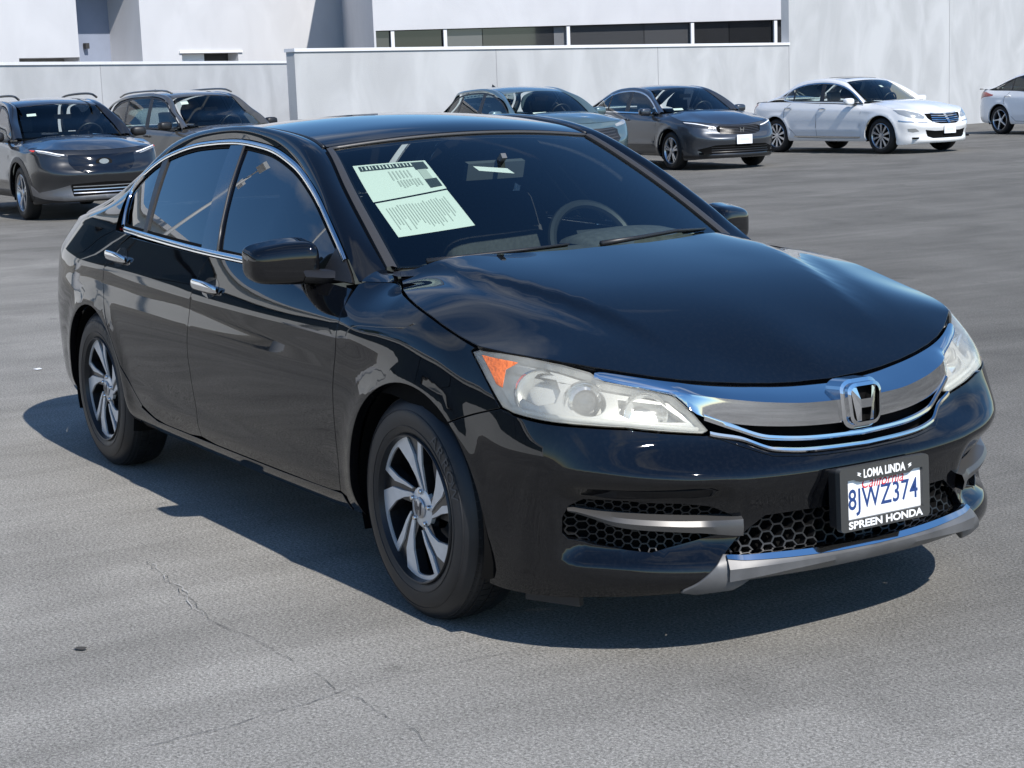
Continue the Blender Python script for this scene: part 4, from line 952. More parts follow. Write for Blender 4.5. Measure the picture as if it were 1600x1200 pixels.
# ---- mirrors
for sd in (-1, 1):
    mr = empty('door_mirror', parent=car)
    c0 = np.array([.580, .915, 1.002]); th = np.linspace(-math.pi/2, math.pi/2, 25); ph = np.linspace(-math.pi, math.pi, 49)
    G = []
    def pw(a, e): return np.sign(a)*np.abs(a)**e
    for t_ in th:
        row = []
        for p_ in ph:
            yy = pw(math.sin(t_), .38); cz = pw(math.cos(t_), .38); xx = pw(math.cos(p_), .5)*cz; zz = pw(math.sin(p_), .45)*cz
            # taper towards the tip, front bulged, rear flat
            k = 1-.16*(yy+1)/2; fx = (.088 if xx > 0 else .045)*k
            top_ = .074-.012*(yy > 0)*yy
            P = c0+np.array([xx*fx-.040*yy, yy*.101, zz*(top_ if zz > 0 else .072)*k+.012*yy*0-.010*xx])
            row.append(P*np.array([1, sd, 1]))
        G.append(row)
    MB().grid(G).build('mirror_housing', paint, mr, smooth=True)
    MB().tube([(.55, sd*.995, .985), (.60, sd*.98, .968), (.635, sd*.90, .958), (.655, sd*.83, .957)], [.004, .007, .007, .004], 6).build('mirror_seam', blackp, mr, smooth=True)
    MB().box((.540, sd*.915, 1.0), (.01, .16, .10)).build('mirror_glass', chrome, mr)
    b = MB(); b.grid([[np.array([x, sd*y, z])+np.array(d) for d in ((-.045, 0, -.018), (-.02, 0, -.024), (.03, 0, -.02), (.05, 0, 0), (.03, 0, .02), (-.02, 0, .024), (-.045, 0, .018), (-.045, 0, -.018))] for x, y, z in ((.735, .772, .956), (.722, .80, .954), (.695, .83, .954), (.645, .875, .958))])
    b.build('mirror_arm', blackp, mr, smooth=True, sharp=50)

# ---- door handles
for sd in (-1, 1):
    for t0, v0 in ((-1.085, 6.02), (-.112, 5.70)):
        h = empty('door_handle', parent=car)
        tt_ = np.linspace(-.112, .112, 21); b = MB(); G = []
        for k in tt_:
            e = max(.0, 1-(abs(k)/.114)**3.2)**.5; lift = .006+.026*max(0, 1-(abs(k)/.114)**4)
            c, n = shpt([t0+k], [v0-k*.10], lift, sd=sd); c = c[0]; n = n[0]; hh = .0195*(.35+.65*e)
            G.append([c+np.array([0, 0, hh*math.sin(a)])+n*(.008*(.5+.5*e))*math.cos(a) for a in np.linspace(0, 2*math.pi, 13)])
        b.grid(G); b.build('handle_grip', chrome, h, smooth=True)
        # dark scoop behind the grip
        c, n = shpt([t0+.01], [v0+.02], .0012, sd=sd); tt2 = np.linspace(0, 2*math.pi, 28)
        pp, _ = shpt(t0+.030+.072*np.cos(tt2), v0+.06+.40*np.sin(tt2), .0012, sd=sd); b = MB(); b.add(pp, [tuple(range(27))]); b.build('handle_scoop', gloss, h)

# ---- wipers
for pts in ([(.965, -.58, 1.0), (.985, -.45, 1.006), (1.015, -.25, 1.014), (1.02, -.08, 1.02)], [(1.03, .04, 1.012), (1.02, .2, 1.02), (.965, .40, 1.026), (.89, .58, 1.016)]):
    wp = empty('wiper', parent=car)
    MB().tube(pts, [.011, .008, .006, .004], 6).build('wiper_arm', blackp, wp, smooth=True)
    MB().tube([(p[0]-.012, p[1], p[2]-.004) for p in pts[1:]], .006, 6).build('wiper_blade', blackm, wp, smooth=True)

# ---- interior
intr = empty('interior', parent=car)
b = MB(); b.grid([[(x, y, z-.06*(abs(y)/.7)**3) for y in np.linspace(-.70, .70, 24)] for x, z in ((1.02, .955), (.90, .985), (.74, .985), (.66, .96), (.60, .90), (.58, .70), (.60, .5))])
b.build('dashboard', dashm, intr, smooth=True, sharp=45)
b = MB(); b.grid([[(x, .37+.23*math.sin(a), .975+h*math.cos(a)**.6 if abs(a) < 1.57 else .975) for a in np.linspace(-1.5, 1.5, 14)] for x, h in ((.84, .0), (.78, .045), (.68, .055), (.62, .04), (.60, .0))]); b.build('instrument_hood', dashm, intr, smooth=True)
sw = MB(); SWM = Matrix.Rotation(R(-28), 3, 'Y'); C0 = Vector((.50, .37, .945))
ring = [C0+SWM @ Vector((0, .172*math.cos(a), .172*math.sin(a))) for a in np.linspace(0, 2*math.pi, 40)]
sw.tube(ring, .017, 8, False); sw.box(C0, (.05, .14, .12), M=SWM)
for a in (0, math.pi, -math.pi/2): sw.bar(C0, C0+SWM @ Vector((0, .18*math.cos(a), .18*math.sin(a))), .03, .02)
sw.build('steering_wheel', wheelm, intr, smooth=True, sharp=40)
def seat(name, y, x, w_, rear=False):
    s_ = empty(name, parent=intr)
    def cush(nm, c, d, ry):
        b = MB(); G = []; M_ = Matrix.Rotation(ry, 3, 'Y')
        for t_ in np.linspace(-math.pi/2, math.pi/2, 11):
            G.append([tuple(Vector(c)+M_ @ Vector((d[0]/2*pw(math.sin(t_), .5), d[1]/2*pw(math.cos(t_), .4)*pw(math.cos(p_), .45), d[2]/2*pw(math.cos(t_), .4)*pw(math.sin(p_), .45)))) for p_ in np.linspace(-math.pi, math.pi, 25)])
        b.grid(G); b.build(nm, fabric, s_, smooth=True)
    if rear: return
    cush('seat_cushion', (x+.20, y, .52), (.52, w_, .16), 0); cush('seat_back', (x-.12, y, .82), (.16, w_, .62), R(-16)); cush('headrest', (x-.235, y, 1.19), (.11, .27, .19), R(-10))
seat('front_seat', -.37, -.05, .50); seat('front_seat', .37, -.05, .50)
b = MB(); b.box((-.62, 0, .50), (.5, 1.3, .18)); b.box((-.92, 0, .80), (.16, 1.3, .55), M=Matrix.Rotation(R(-20), 3, 'Y')); b.build('rear_bench', fabric, intr)
b = MB(); b.box((0, 0, .30), (2.2, 1.4, .04)); b.box((-1.3, 0, .98), (.8, 1.2, .03)); b.box((.2, 0, .45), (1.0, .2, .3)); b.build('cabin_floor', blackm, intr)
b = MB(); b.grid([TOP(np.full(12, u), np.linspace(-.93, .93, 12))-np.array([0, 0, .03]) for u in np.linspace(3.05, 7.1, 12)]); b.build('headliner', mat('headliner', (.06, .062, .066), .9), intr, smooth=True)
rm = MB(); rm.box((.43, 0, 1.245), (.025, .235, .062), M=Matrix.Rotation(R(18), 3, 'Y')); rm.bar((.45, 0, 1.26), (.50, 0, 1.295), .02, .02); rm.build('rear_view_mirror', mat('mirror_back', (.09, .095, .10), .5), intr)
wall_run('lot_wall', (-23.26, 10.16), (-27.70, 25.36), 2.27, 'pale stucco lot wall behind the teal crossover and the grey sedan', joints=(5.3, 10.6))
wall_run('lot_wall', (-23.6, -.34), (-33.9, 14.96), 2.27, 'set-back pale stucco wall behind the two dark crossovers', joints=(5.5, 11.0))
wall_run('lot_wall', (-27.705, 25.375), (-46.0, 87.8), 4.6, 'tallest pale stucco wall, behind the white sedans', cap=False, joints=(8.0, 16.0, 24.0, 32.0))

def facade(name, A, B, H, depth, label, openings, m):
    """a building front from A to B with openings (s0, s1, z0, z1, depth, material) cut through it"""
    A = Vector((*A, 0)); B = Vector((*B, 0)); d = B-A; Ln = d.length
    root = tag(empty(name, A, math.atan2(d.y, d.x)), label, 'building')
    o = [(0, 0), (Ln, 0), (Ln, H), (0, H)]; hs = [[(a, c), (b, c), (b, e), (a, e)] for a, b, c, e, _, _ in openings]
    tri = tri2d(o, hs); P = o+[p for h in hs for p in h]
    b = MB(); b.add([(x, 0, z) for x, z in P], tri); k = 4
    for (s0, s1, z0, z1, dp, mm) in openings:
        b.add([(s0, 0, z0), (s1, 0, z0), (s1, 0, z1), (s0, 0, z1), (s0, dp, z0), (s1, dp, z0), (s1, dp, z1), (s0, dp, z1)], [(0, 4, 5, 1), (1, 5, 6, 2), (2, 6, 7, 3), (3, 7, 4, 0)])
    b.add([(0, 0, H), (Ln, 0, H), (Ln, depth, H), (0, depth, H), (0, 0, 0), (Ln, 0, 0), (Ln, depth, 0), (0, depth, 0)], [(0, 1, 2, 3), (0, 3, 7, 4), (1, 5, 6, 2), (3, 2, 6, 7)])
    mo = b.build('wall_face', m, root)
    for (s0, s1, z0, z1, dp, mm) in openings:
        if mm: MB().add([(s0, dp-.002, z0), (s1, dp-.002, z0), (s1, dp-.002, z1), (s0, dp-.002, z1)], [(0, 1, 2, 3)]).build('opening_back', mm, root)
    MB().box((Ln/2, depth/2-.05, H+.1), (Ln+.3, depth+.3, .2)).build('roof_edge', st_cap, root)
    return root
shade_blue_wall = mat('shade_blue_render', (.23, .26, .33), .85, noise=(1.5, .06)); dark_in = mat('dark_interior', (.035, .034, .033), .8); dgl = mat('dark_glazing', (.02, .022, .025), .06, coat=.6); soff = mat('soffit_grey', (.20, .195, .185), .8, noise=(2, .2))  # recess wall: its blue shade is painted into the render colour
fa = facade('stucco_building', (-42.35+.25*12, 10.23-.968*12), (-45.74, 23.36), 7.4, 9, 'white stucco building with recessed openings above the set-back wall', [(12.64, 14.54, 2.0, 2.76, .8, soff), (14.545, 16.63, 2.0, 5.2, 1.6, shade_blue_wall), (18.0, 20.05, 2.2, 2.82, .5, dark_in)], st_build)
MB().box((18.50, .30, 2.48), (.98, .06, .66)).build('roller_panel', white, fa)
MB().box((15.75, 1.5, 3.12), (.12, .14, .16)).build('wall_lamp', dark_in, fa)
MB().box((19.05, -.02, 2.86), (2.3, .06, .07)).build('opening_head', st_cap, fa)
dk = facade('glazed_building', (-40.41, 20.61), (-35.5, 37.30), 7.0, 10, 'low building with a dark glazed band just above the middle lot wall', [(.06, 17.2, 1.6, 3.25, .35, dark_in)], st_build)
xs_ = [.06, .51, 2.13, 3.29, 5.48, 5.90, 8.34, 9.85, 11.10, 12.58, 12.9, 14.6, 16.2, 17.2]
for i in range(len(xs_)-1):
    tone = (.05, .012, .10, .03, .16, .05, .06, .02, .012, .03, .05, .03, .05)[i]
    MB().box(((xs_[i]+xs_[i+1])/2, .20, 2.42), (xs_[i+1]-xs_[i]-.02, .02, 1.62)).build('pane', mat('pane_tone_%d' % i, (tone, tone*1.02, tone*1.06), .08, coat=.5), dk)
for x in (.56, 2.13, 5.90, 9.85, 12.58, 16.2): MB().box((x, .08, 2.42), (.10, .1, 1.62)).build('mullion', st_cap, dk)
# the same block carries on along the lot, out of the frame to the left (seen mirrored in the sedan's doors)
sb = facade('long_showroom', (3.5, -40.6), (-23.65, -.27), 5.6, 8, 'long showroom with a dark window band, mirrored in the black sedan doors', [(1, 47.6, 2.7, 5.0, .4, dark_in)], stucco('showroom_white', (.80, .79, .76), .04))
for i in range(12): MB().box((1+3.88*(i+.5), .25, 3.85), (3.8, .02, 2.25)).build('pane', dgl, sb)

# lamp post and palms past the left edge, mirrored in the side glass
def lamp_post(x, y, rz, h, label):
    r = tag(empty('lamp_post', (x, y, 0), rz), label, 'lamp post', 'lot lamp posts'); m = mat('white_pole', (.72, .72, .70), .4)
    MB().lathe([(.30, 0), (.30, .7), (.26, .74), (0, .74)], 20, 'z').build('concrete_base', st_cap, r, smooth=True, sharp=40)
    MB().tube([(0, 0, .7), (0, 0, h*.6), (0, 0, h)], [.09, .075, .06], 10).build('pole', m, r, smooth=True)
    for s in (-1, 1):
        MB().tube([(0, 0, h-.1), (s*.5, 0, h), (s*.9, 0, h)], .035, 8).build('arm', m, r, smooth=True); MB().box((s*1.15, 0, h), (.6, .35, .12)).build('lamp_head', m, r)
    return r
lamp_post(-12.5, -7.5, .6, 8.5, 'tall white twin-arm lamp post mirrored in the rear door glass'); lamp_post(-18.5, -5.0, .3, 8.5, 'white twin-arm lamp post mirrored in the rear quarter glass')
palm_leaf = mat('palm_leaf', (.045, .075, .022), .6, noise=(5, .3)); palm_bark = mat('palm_bark', (.13, .10, .075), .9, noise=(8, .3))
def palm(x, y, h, seed, label):
    rg = random.Random(seed); r = tag(empty('palm_tree', (x, y, 0), rg.uniform(0, 6)), label, 'palm tree', 'palms behind the showroom')
    MB().tube([(0, 0, 0), (.1, .05, h*.5), (.25, .1, h)], [.22, .16, .13], 10).build('trunk', palm_bark, r, smooth=True)
    b = MB()
    for i in range(34):
        a = rg.uniform(0, 6.283); e = rg.uniform(-.7, 1.2); L = rg.uniform(1.3, 1.9); pts = []
        for k in range(6):
            q = k/5; pts.append((.25+math.cos(a)*L*q*math.cos(e*.6), .1+math.sin(a)*L*q*math.cos(e*.6), h+L*q*math.sin(e)-.9*q*q))
        for k in range(5):
            p0, p1 = Vector(pts[k]), Vector(pts[k+1]); sdv = Vector((-math.sin(a), math.cos(a), 0)); 
            for s in (-1, 1):
                for j in range(3):
                    c = p0.lerp(p1, j/3); w_ = .42*(1-abs(k/5-.45)); b.add([c, c+(p1-p0)*.22, c+sdv*s*w_+(p1-p0)*.5-Vector((0, 0, .16))], [(0, 1, 2)])
    b.build('crown', palm_leaf, r)
    return r
for i, (x, y, h) in enumerate(((-31, -19, 11.5), (-33, -17.5, 12.5), (-30, -22, 10.5))): palm(x, y, h, i, ('shortest', 'tallest', 'middle')[[2, 1, 0][i]]+' of three slim palms mirrored in the rear door glass')

# cracks, seams and litter on the asphalt
crm = mat('crack_dark', (.055, .055, .055), .95); crl = mat('crack_edge', (.40, .39, .37), .95)
def crack(pts, w_, seed, m=crm, z=.004):
    rg = random.Random(seed); P = []
    for i in range(len(pts)-1):
        a = Vector(pts[i]); c = Vector(pts[i+1]); n = max(2, int((c-a).length/.03))
        for k in range(n): P.append(a.lerp(c, k/n))
    P.append(Vector(pts[-1])); off = 0; V = []
    for i, p in enumerate(P):
        d = (P[min(i+1, len(P)-1)]-P[max(i-1, 0)]).normalized(); nn = Vector((-d.y, d.x)); off = off*.8+rg.uniform(-.010, .010); ww = w_*rg.uniform(.1, .8)*(.3 if rg.random() < .18 else 1)
        V += [(*(p+nn*(off+ww/2)), z), (*(p+nn*(off-ww/2)), z)]
    MB().add(V, [(2*i, 2*i+1, 2*i+3, 2*i+2) for i in range(len(P)-1)]).build('pavement_crack', m, ground)
crack([(.26, -1.31), (.73, -1.36), (1.04, -1.39), (1.29, -1.38), (1.64, -1.345), (2.04, -1.35), (2.4, -1.37)], .0030, 1)
crack([(.30, -1.315), (.73, -1.365), (.98, -1.39)], .005, 5, crl, .006)
crack([(-.68, -1.95), (-.63, -1.56), (-.59, -1.28), (-.54, -.99), (-.5, -.7)], .0035, 2)
crack([(1.89, -1.95), (1.88, -1.68), (1.86, -1.40), (1.82, -1.16), (1.84, -.85), (1.86, -.5)], .0035, 3)
crack([(.40, -2.0), (.34, -1.83), (.19, -1.54), (.19, -1.29)], .003, 8)
crack([(.12, -.9), (-.01, -.73), (-.15, -.48)], .005, 9)
crack([(-1.2, 3.8), (-.94, 3.9), (-.68, 3.92), (-.2, 3.95)], .006, 4)
b = MB(); b.add([(0, 0, .002), (.02, .004, .004), (.035, .018, .003), (.03, .032, .006), (.012, .03, .004), (-.004, .016, .003)], [(0, 1, 2, 3, 4, 5)]); dl = b.build('dry_leaf', mat('leaf_brown', (.05, .045, .038), .8)); dl.location = (1.04, -1.82, .003); tag(dl, 'small dark dry leaf on the asphalt at the lower left', 'leaf')
b = MB(); b.add([(0, 0, 0), (.05, .01, 0), (.055, .04, .003), (.01, .035, .004)], [(0, 1, 2, 3)]); sc_ = b.build('paper_scrap', white); sc_.location = (-4.33, -.34, .005); tag(sc_, 'scrap of white paper on the asphalt left of the sedan rear wheel', 'paper scrap')
# ================================================================ the other cars on the lot
bglass = glass('parked_car_glass', (.74, .84, .82), ior=1.5)
bglass_w = glass('parked_windshield_glass', (.80, .88, .86), ior=1.42)
bglass_d = glass('parked_car_rear_glass', (.50, .56, .55), ior=1.5)
lampc = mat('parked_lamp_clear', (.40, .41, .40), .12, .4, coat=1.)
lampd = mat('parked_lamp_dark', (.03, .032, .036), .1, coat=1.)
drl = mat('parked_lamp_white', (.85, .86, .87), .25)
silver = mat('silver_alloy', (.52, .53, .55), .28, .9)
darkgap = mat('panel_gap', (.01, .01, .01), .8)
tan_seat = mat('tan_seat', (.28, .24, .19), .9)
def warp_shell(sp):
    ax = np.array([-2.465, -1.388, 1.388, 2.363]); bx = np.array(sp['x'])
    plan = [(float(np.interp(x, ax, bx)), y*sp['w']/.9245) for x, y in PLAN]
    rows = []
    for (x, y), (Z, D) in zip(PLAN, ROWS):
        k = float(np.clip((x-.9)/1.0, 0, 1)); k = k*k*(3-2*k); r_ = float(np.clip((-x-1.6)/.7, 0, 1))
        zs = np.interp(Z, *zip(*sp['zs'])); zf = np.interp(Z, *zip(*sp['zf'])); zr = np.interp(Z, *zip(*sp.get('zr', sp['zs'])))
        z = zs*(1-k)+zf*k; z = z*(1-r_)+zr*r_
        rows.append((list(z), list(np.array(D)*sp.get('kd', 1.))))
    xf, xr = bx[2], bx[1]; rz = sp['rad']
    def extra(x, y, z, t):
        d = np.zeros_like(z); side = sstep(y, .78, .87)
        u = z-(sp['crease']-.03*(x/2)); d += side*.07*(np.sqrt(u*u+.008**2)-.008)*gauss(u, .10)
        u = z-(sp['crease']-.38); d += side*-.012*gauss(u, .06)*sstep(-np.abs(x), -1.0, -.8)
        for xc in (xf, xr):
            r = np.hypot(x-xc, z-rz); d += -.014*gauss(r-rz*1.16, .05)*sstep(z, .24, .36)
        return d
    return Shell(plan, rows, extra)
def parked_car(sp):
    root = tag(empty(sp['name']), sp['label'], 'car', 'cars parked along the wall')
    S = warp_shell(sp); tm = lambda t: np.interp(np.asarray(t, float), SH.t, S.t)
    pm = sp['paint']; xr0, xr, xf, xf1 = sp['x']; T0, T1 = S.t[0], S.t[-1]; rad = sp['rad']
    def P_(name, o, m, parent=root, dom='v', **k):
        o = np.array(o, float); o[:, 0] = tm(o[:, 0])
        k.setdefault('step', .06); k.setdefault('seg', .03); k.setdefault('flange', .01); k.setdefault('gap', 0)
        return shp(name, o, m, parent, S=S, **k)
    # body with both wheel arches cut out
    ar = rad*sp.get('arch', 1.12); bot = .02
    def ground_arc(xc): return tz(S, [(xc+ar*math.cos(a), rad+ar*math.sin(a)) for a in np.linspace(R(-14), R(194), 30)])
    t_of = lambda x: S.t_of_x(x)
    af = ground_arc(xf); ar_ = ground_arc(xr)
    # x -> t on the arches
    for A_ in (af, ar_):
        A_[:, 0] = np.interp(A_[:, 0], S.plan(np.linspace(T0, T1, 2000))[:, 0], np.linspace(T0, T1, 2000))
    af = tz(S, [(t_, rad+ar*math.sin(a)) for t_, a in zip(af[:, 0], np.linspace(R(-14), R(194), 30))]); ar_ = tz(S, [(t_, rad+ar*math.sin(a)) for t_, a in zip(ar_[:, 0], np.linspace(R(-14), R(194), 30))])
    o = np.concatenate([[(T1, 6.98)], [(t_, 6.98) for t_ in np.linspace(T1, T0, 60)[1:-1]], [(T0, 6.98), (T0, bot)], [(t_, bot) for t_ in np.linspace(T0, ar_[-1, 0]-.02, 8)[1:]], ar_[::-1], [(t_, bot) for t_ in np.linspace(ar_[0, 0]+.02, af[-1, 0]-.02, 12)], af[::-1], [(t_, bot) for t_ in np.linspace(af[0, 0]+.02, T1, 10)]])
    shp('body', o, pm, root, S=S, sides=(-1, 1), step=.05, seg=.025, gap=0, flange=.03, noflange=lambda a, b: a > T1-1e-3 or a < T0+1e-3)
    if sp.get('clad'):
        co = np.concatenate([[(t_, 1.7) for t_ in np.linspace(af[-1, 0], ar_[0, 0], 14)], [(t_, bot+.02) for t_ in np.linspace(ar_[0, 0]+.02, af[-1, 0]-.02, 12)]])
        for sd in (-1, 1): shp('side_cladding', co, blackp, root, S=S, sides=(sd,), off=.008, flange=.02, gap=0, step=.08)
        for A_ in (af, ar_):
            c_ = A_.mean(0)*np.array([1, 1]); big = []
            for a in np.linspace(R(-10), R(190), 30):
                big.append((t_of((xf if A_ is af else xr)+ar*1.16*math.cos(a)), rad+ar*1.16*math.sin(a)))
            big = tz(S, big)
            for sd in (-1, 1): shp('arch_cladding', np.concatenate([big, A_[::-1]]), blackp, root, S=S, sides=(sd,), off=.007, flange=.015, gap=0, step=.05)
    # hood
    ts = np.linspace(tm(.99), T1, 18); ed = S.at(ts, np.full(18, 7.0)); hc = sp['hood']
    ctl = [tuple(p+np.array([0, 0, .003])) for p in ed]+[(x, 0, z) for x, z in hc]+[(x-.02, .32, z-.006) for x, z in hc[:-1]]
    hz = tps(ctl)
    hf = lambda x, y: np.stack([np.asarray(x, float), np.asarray(y, float), hz(np.asarray(x, float), np.asarray(y, float))+.010*(1-sstep(np.abs(y)-.5, -.06, .05))*sstep(-np.asarray(x, float), -(xf1-.3), -(xf1-.7))], -1)
    he = [(p[0], p[1]) for p in ed]; x0 = hc[0][0]
    panel('hood', hf, up_ori, [(x, -y) for x, y in he]+[(x, y) for x, y in he[::-1][1:]]+[(x0-.06, .5), (x0, .25), (x0, -.25), (x0-.06, -.5)], pm, root, step=.07, seg=.05, gap=.004, flange=.015)
    # greenhouse
    C, E, O2 = sp['C'], sp['E'], np.array(sp['out'])
    T = top_loft(C, E); n = len(C)
    def tpp(name, u0, u1, q, m, **k):
        oo = [(u, q) for u in np.linspace(u0, u1, 16)]+[(u1, b) for b in np.linspace(q, -q, 12)[1:-1]]+[(u, -q) for u in np.linspace(u1, u0, 16)]+[(u0, b) for b in np.linspace(-q, q, 12)[1:-1]]
        return panel(name, T, top_ori, oo, m, root, sc=(.3, .6), seg=.05, step=.08, eps=(5e-3, 3e-3), flange=.006, gap=0, **k)
    ub = sp.get('ub', 7.2)
    tpp('windshield', .05, 2.95, .95, bglass_w); tpp('roof', 3.0, ub, .99, sp.get('roof', pm), off=.003); tpp('rear_window', ub+.08, n-1.15, .93, bglass_d)
    if sp.get('sunroof'): tpp('sunroof', 3.7, 5.2, .72, gloss, off=.008)
    uu = np.linspace(0, n-1, 60); e1 = Spl(np.arange(n), E)(uu); e2 = Pch(np.arange(n), sp['E2'])(uu)
    wb = Pch(*zip(*sp['wb'])); hb = sp['belt_h']; ht = sp['top_h']
    gy = lambda x, z: wb(x)-(.165*((z-hb)/(ht-hb))+.04*((z-hb)/(ht-hb))*np.abs((z-hb)/(ht-hb)))
    w2 = gy(e2[:, 0], e2[:, 1]); k_ = np.clip(uu-(n-3), 0, 9)*.02; E2_ = np.stack([e2[:, 0], w2+.004+k_, e2[:, 1]], 1)
    for sd in (-1, 1):
        G = [(e1*(1-s)+E2_*s+np.array([0, .55, .84])*(.03*4*s*(1-s)))*np.array([1, sd, 1]) for s in np.linspace(0, 1, 7)]
        MB().grid(G).build('roof_rail', pm, root, smooth=True)
        gf = lambda x, z: np.stack([x, gy(x, z), z], -1)
        tk = np.concatenate([[0], np.cumsum(np.hypot(*np.diff(O2, axis=0).T))]); OS = Pch(tk, O2)(np.linspace(0, tk[-1], 50)); 
        full = np.concatenate([OS, [(x, hb+.01+sp.get('bs', -.02)*x) for x in np.linspace(OS[-1, 0], OS[0, 0], 8)[1:-1]]])
        # panes between the pillars
        xs = sp['pillars']                       # (x at top, x at belt, half width), front to rear
        def xat(p, z): return p[1]+(p[0]-p[1])*(z-hb)/(ht-hb)
        cuts = [None]+list(xs)+[None]
        for i in range(len(cuts)-1):
            a_, b_ = cuts[i], cuts[i+1]
            poly = dens(full, .02)
            if a_ is not None: poly = clip(poly, lambda q: xat(a_, q[1])-a_[2]-q[0])
            if b_ is not None: poly = clip(poly, lambda q: q[0]-xat(b_, q[1])-b_[2])
            if len(poly) < 4 or abs(area(poly)) < .01: continue
            m_ = bglass if i == 0 else (bglass_d if sp.get('privacy') else bglass)
            panel(('front_door_glass', 'rear_door_glass', 'quarter_glass')[min(i, 2)], gf, gl_ori, poly, m_, root, sides=(sd,), off=-.004, flange=0, gap=0, step=.1, seg=.05)
        panel('window_frame', gf, gl_ori, dens(full, .03), sp.get('frame', blackp), root, holes=[inset(dens(full, .03), .022)], sides=(sd,), off=.002, flange=.01, gap=0, step=.2, seg=.04)
        for j, p in enumerate(xs):
            panel('pillar_cover', gf, gl_ori, [(xat(p, ht)-p[2]*.8, ht-.01-(.05 if j else 0)), (xat(p, ht)+p[2]*.8, ht-.01-(.05 if j else 0)), (xat(p, hb)+p[2], hb+sp.get('bs', -.02)*p[1]+.01), (xat(p, hb)-p[2], hb+sp.get('bs', -.02)*p[1]+.01)], blackp, root, sides=(sd,), off=.0, flange=.01, gap=0, step=.2, seg=.05)
        # mirror
        mc = np.array(sp['mirror']); G = []
        for t_ in np.linspace(-math.pi/2, math.pi/2, 13):
            G.append([(mc+np.array([(.09 if math.cos(p_) > 0 else .05)*pw(math.cos(t_), .6)*pw(math.cos(p_), .6), .11*pw(math.sin(t_), .6), .068*pw(math.cos(t_), .6)*pw(math.sin(p_), .6)]))*np.array([1, sd, 1]) for p_ in np.linspace(-math.pi, math.pi, 21)])
        mr = empty('door_mirror', parent=root)
        MB().grid(G).build('mirror_housing', sp.get('mirror_mat', pm), mr, smooth=True)
        MB().bar((mc[0], sd*mc[1], mc[2]-.05), (mc[0]+.06, sd*(mc[1]-.15), mc[2]-.07), .05, .03).build('mirror_arm', blackp, mr)
        # seams and handles
        for seam in sp['seams']:
            q = np.array([(t_of(x), z) for x, z in seam]); v_ = S.v_of(q[:, 0], q[:, 1]); pp = shpt(q[:, 0], v_, .0, S=S, sd=sd)[0]
            MB().tube(pp, .0042, 4).build('door_seam', darkgap, root)
        for x, z in sp['handles']:
            v_ = float(S.v_of(np.array([t_of(x)]), np.array([z]))[0]); t_ = t_of(x)
            pp = shpt([t_-.09, t_-.07, t_+.07, t_+.09], [v_]*4, 0, S=S, sd=sd)[0]; nn = shpt([t_], [v_], 0, S=S, sd=sd)[1][0]
            MB().tube([pp[0], pp[1]+nn*.03, pp[2]+nn*.03, pp[3]], .014, 8).build('door_handle', sp.get('handle_mat', pm), root, smooth=True)
        # wheels
        for wx in (xf, xr):
            wh = empty('wheel', (wx, sd*sp['wy'], rad-.004), 0, root); k = rad/.333
            MB().lathe([(r*k, sd*a) for r, a in [(sp['rim']/k, -.012), (sp['rim']/k+.008, .006), (.27, .013), (.30, .005), (.326, -.020), (.333, -.055), (.333, -.13), (.324, -.172), (.25, -.188)]], 48).build('tyre', rubber, wh, smooth=True)
            ri = sp['rim']; MB().lathe([(ri+.004, sd*.004), (ri-.004, sd*.008), (ri-.012, sd*0), (ri-.02, sd*-.06), (ri-.01, sd*-.17)], 48).build('rim_barrel', sp['rim_mat'], wh, smooth=True, sharp=40)
            MB().lathe([(0, sd*-.07), (ri-.01, sd*-.07)], 32).build('wheel_back', blackm, wh)
            ns, tw, w0, w1, dbl = sp['spokes']; b = MB()
            for q in range(ns):
                for d_ in ((-dbl, dbl) if dbl else (0,)):
                    a0 = 2*math.pi*q/ns+.3; p0 = [(.03, a0+d_*.2), (ri-.006, a0+tw+d_)]
                    A0 = Vector((.03*math.cos(a0+d_), sd*-.012, .03*math.sin(a0+d_))); B0 = Vector(((ri-.006)*math.cos(a0+tw+d_), sd*0, (ri-.006)*math.sin(a0+tw+d_)))
                    d = (B0-A0); nrm = Vector((-d.z, 0, d.x)).normalized()
                    V = [A0-nrm*w0, A0+nrm*w0, B0+nrm*w1, B0-nrm*w1]; back = Vector((0, sd*-.03, 0))
                    b.add(V+[v+back for v in V], [(0, 1, 2, 3), (0, 1, 5, 4), (1, 2, 6, 5), (2, 3, 7, 6), (3, 0, 4, 7)])
            b.lathe([(0, sd*-.004), (.05, sd*-.006), (.058, sd*-.03)], 24)
            b.build('rim_spokes', sp['rim_mat'] if not sp.get('spoke_mat') else sp['spoke_mat'], wh)
            b = MB(); G = []
            for y in (sp['wy']+.005, .62): G.append([(wx+(ar+.01)*math.cos(a), sd*y, rad+(ar+.01)*math.sin(a)) for a in np.linspace(R(-16), R(196), 24)])
            G.append([(wx, sd*.62, rad)]*24); b.grid(G); b.build('wheel_well', blackm, root, smooth=True)
    # rear deck or tailgate
    if 'deck' in sp:
        MB().grid([[(xc-(.09 if i < 5 else .10)*0+(.10)*q*q, q*w_, z_-.03*q*q*k) for q in np.linspace(-1, 1, 17)] for i, (xc, w_, z_, k) in enumerate(sp['deck'])]).build('trunk_lid', pm, root, smooth=True)
    # interior
    it = empty('interior', parent=root); sm = sp.get('seat', fabric); sh_ = sp['seat_h']
    for y in (-.37, .37):
        b = MB(); b.box((-.22, y, sh_-.32), (.16, .48, .62), M=Matrix.Rotation(R(-14), 3, 'Y')); b.build('seat_back', sm, it); b = MB(); b.box((-.34, y, sh_+.10), (.10, .27, .17), M=Matrix.Rotation(R(-8), 3, 'Y')); b.build('headrest', sm, it)
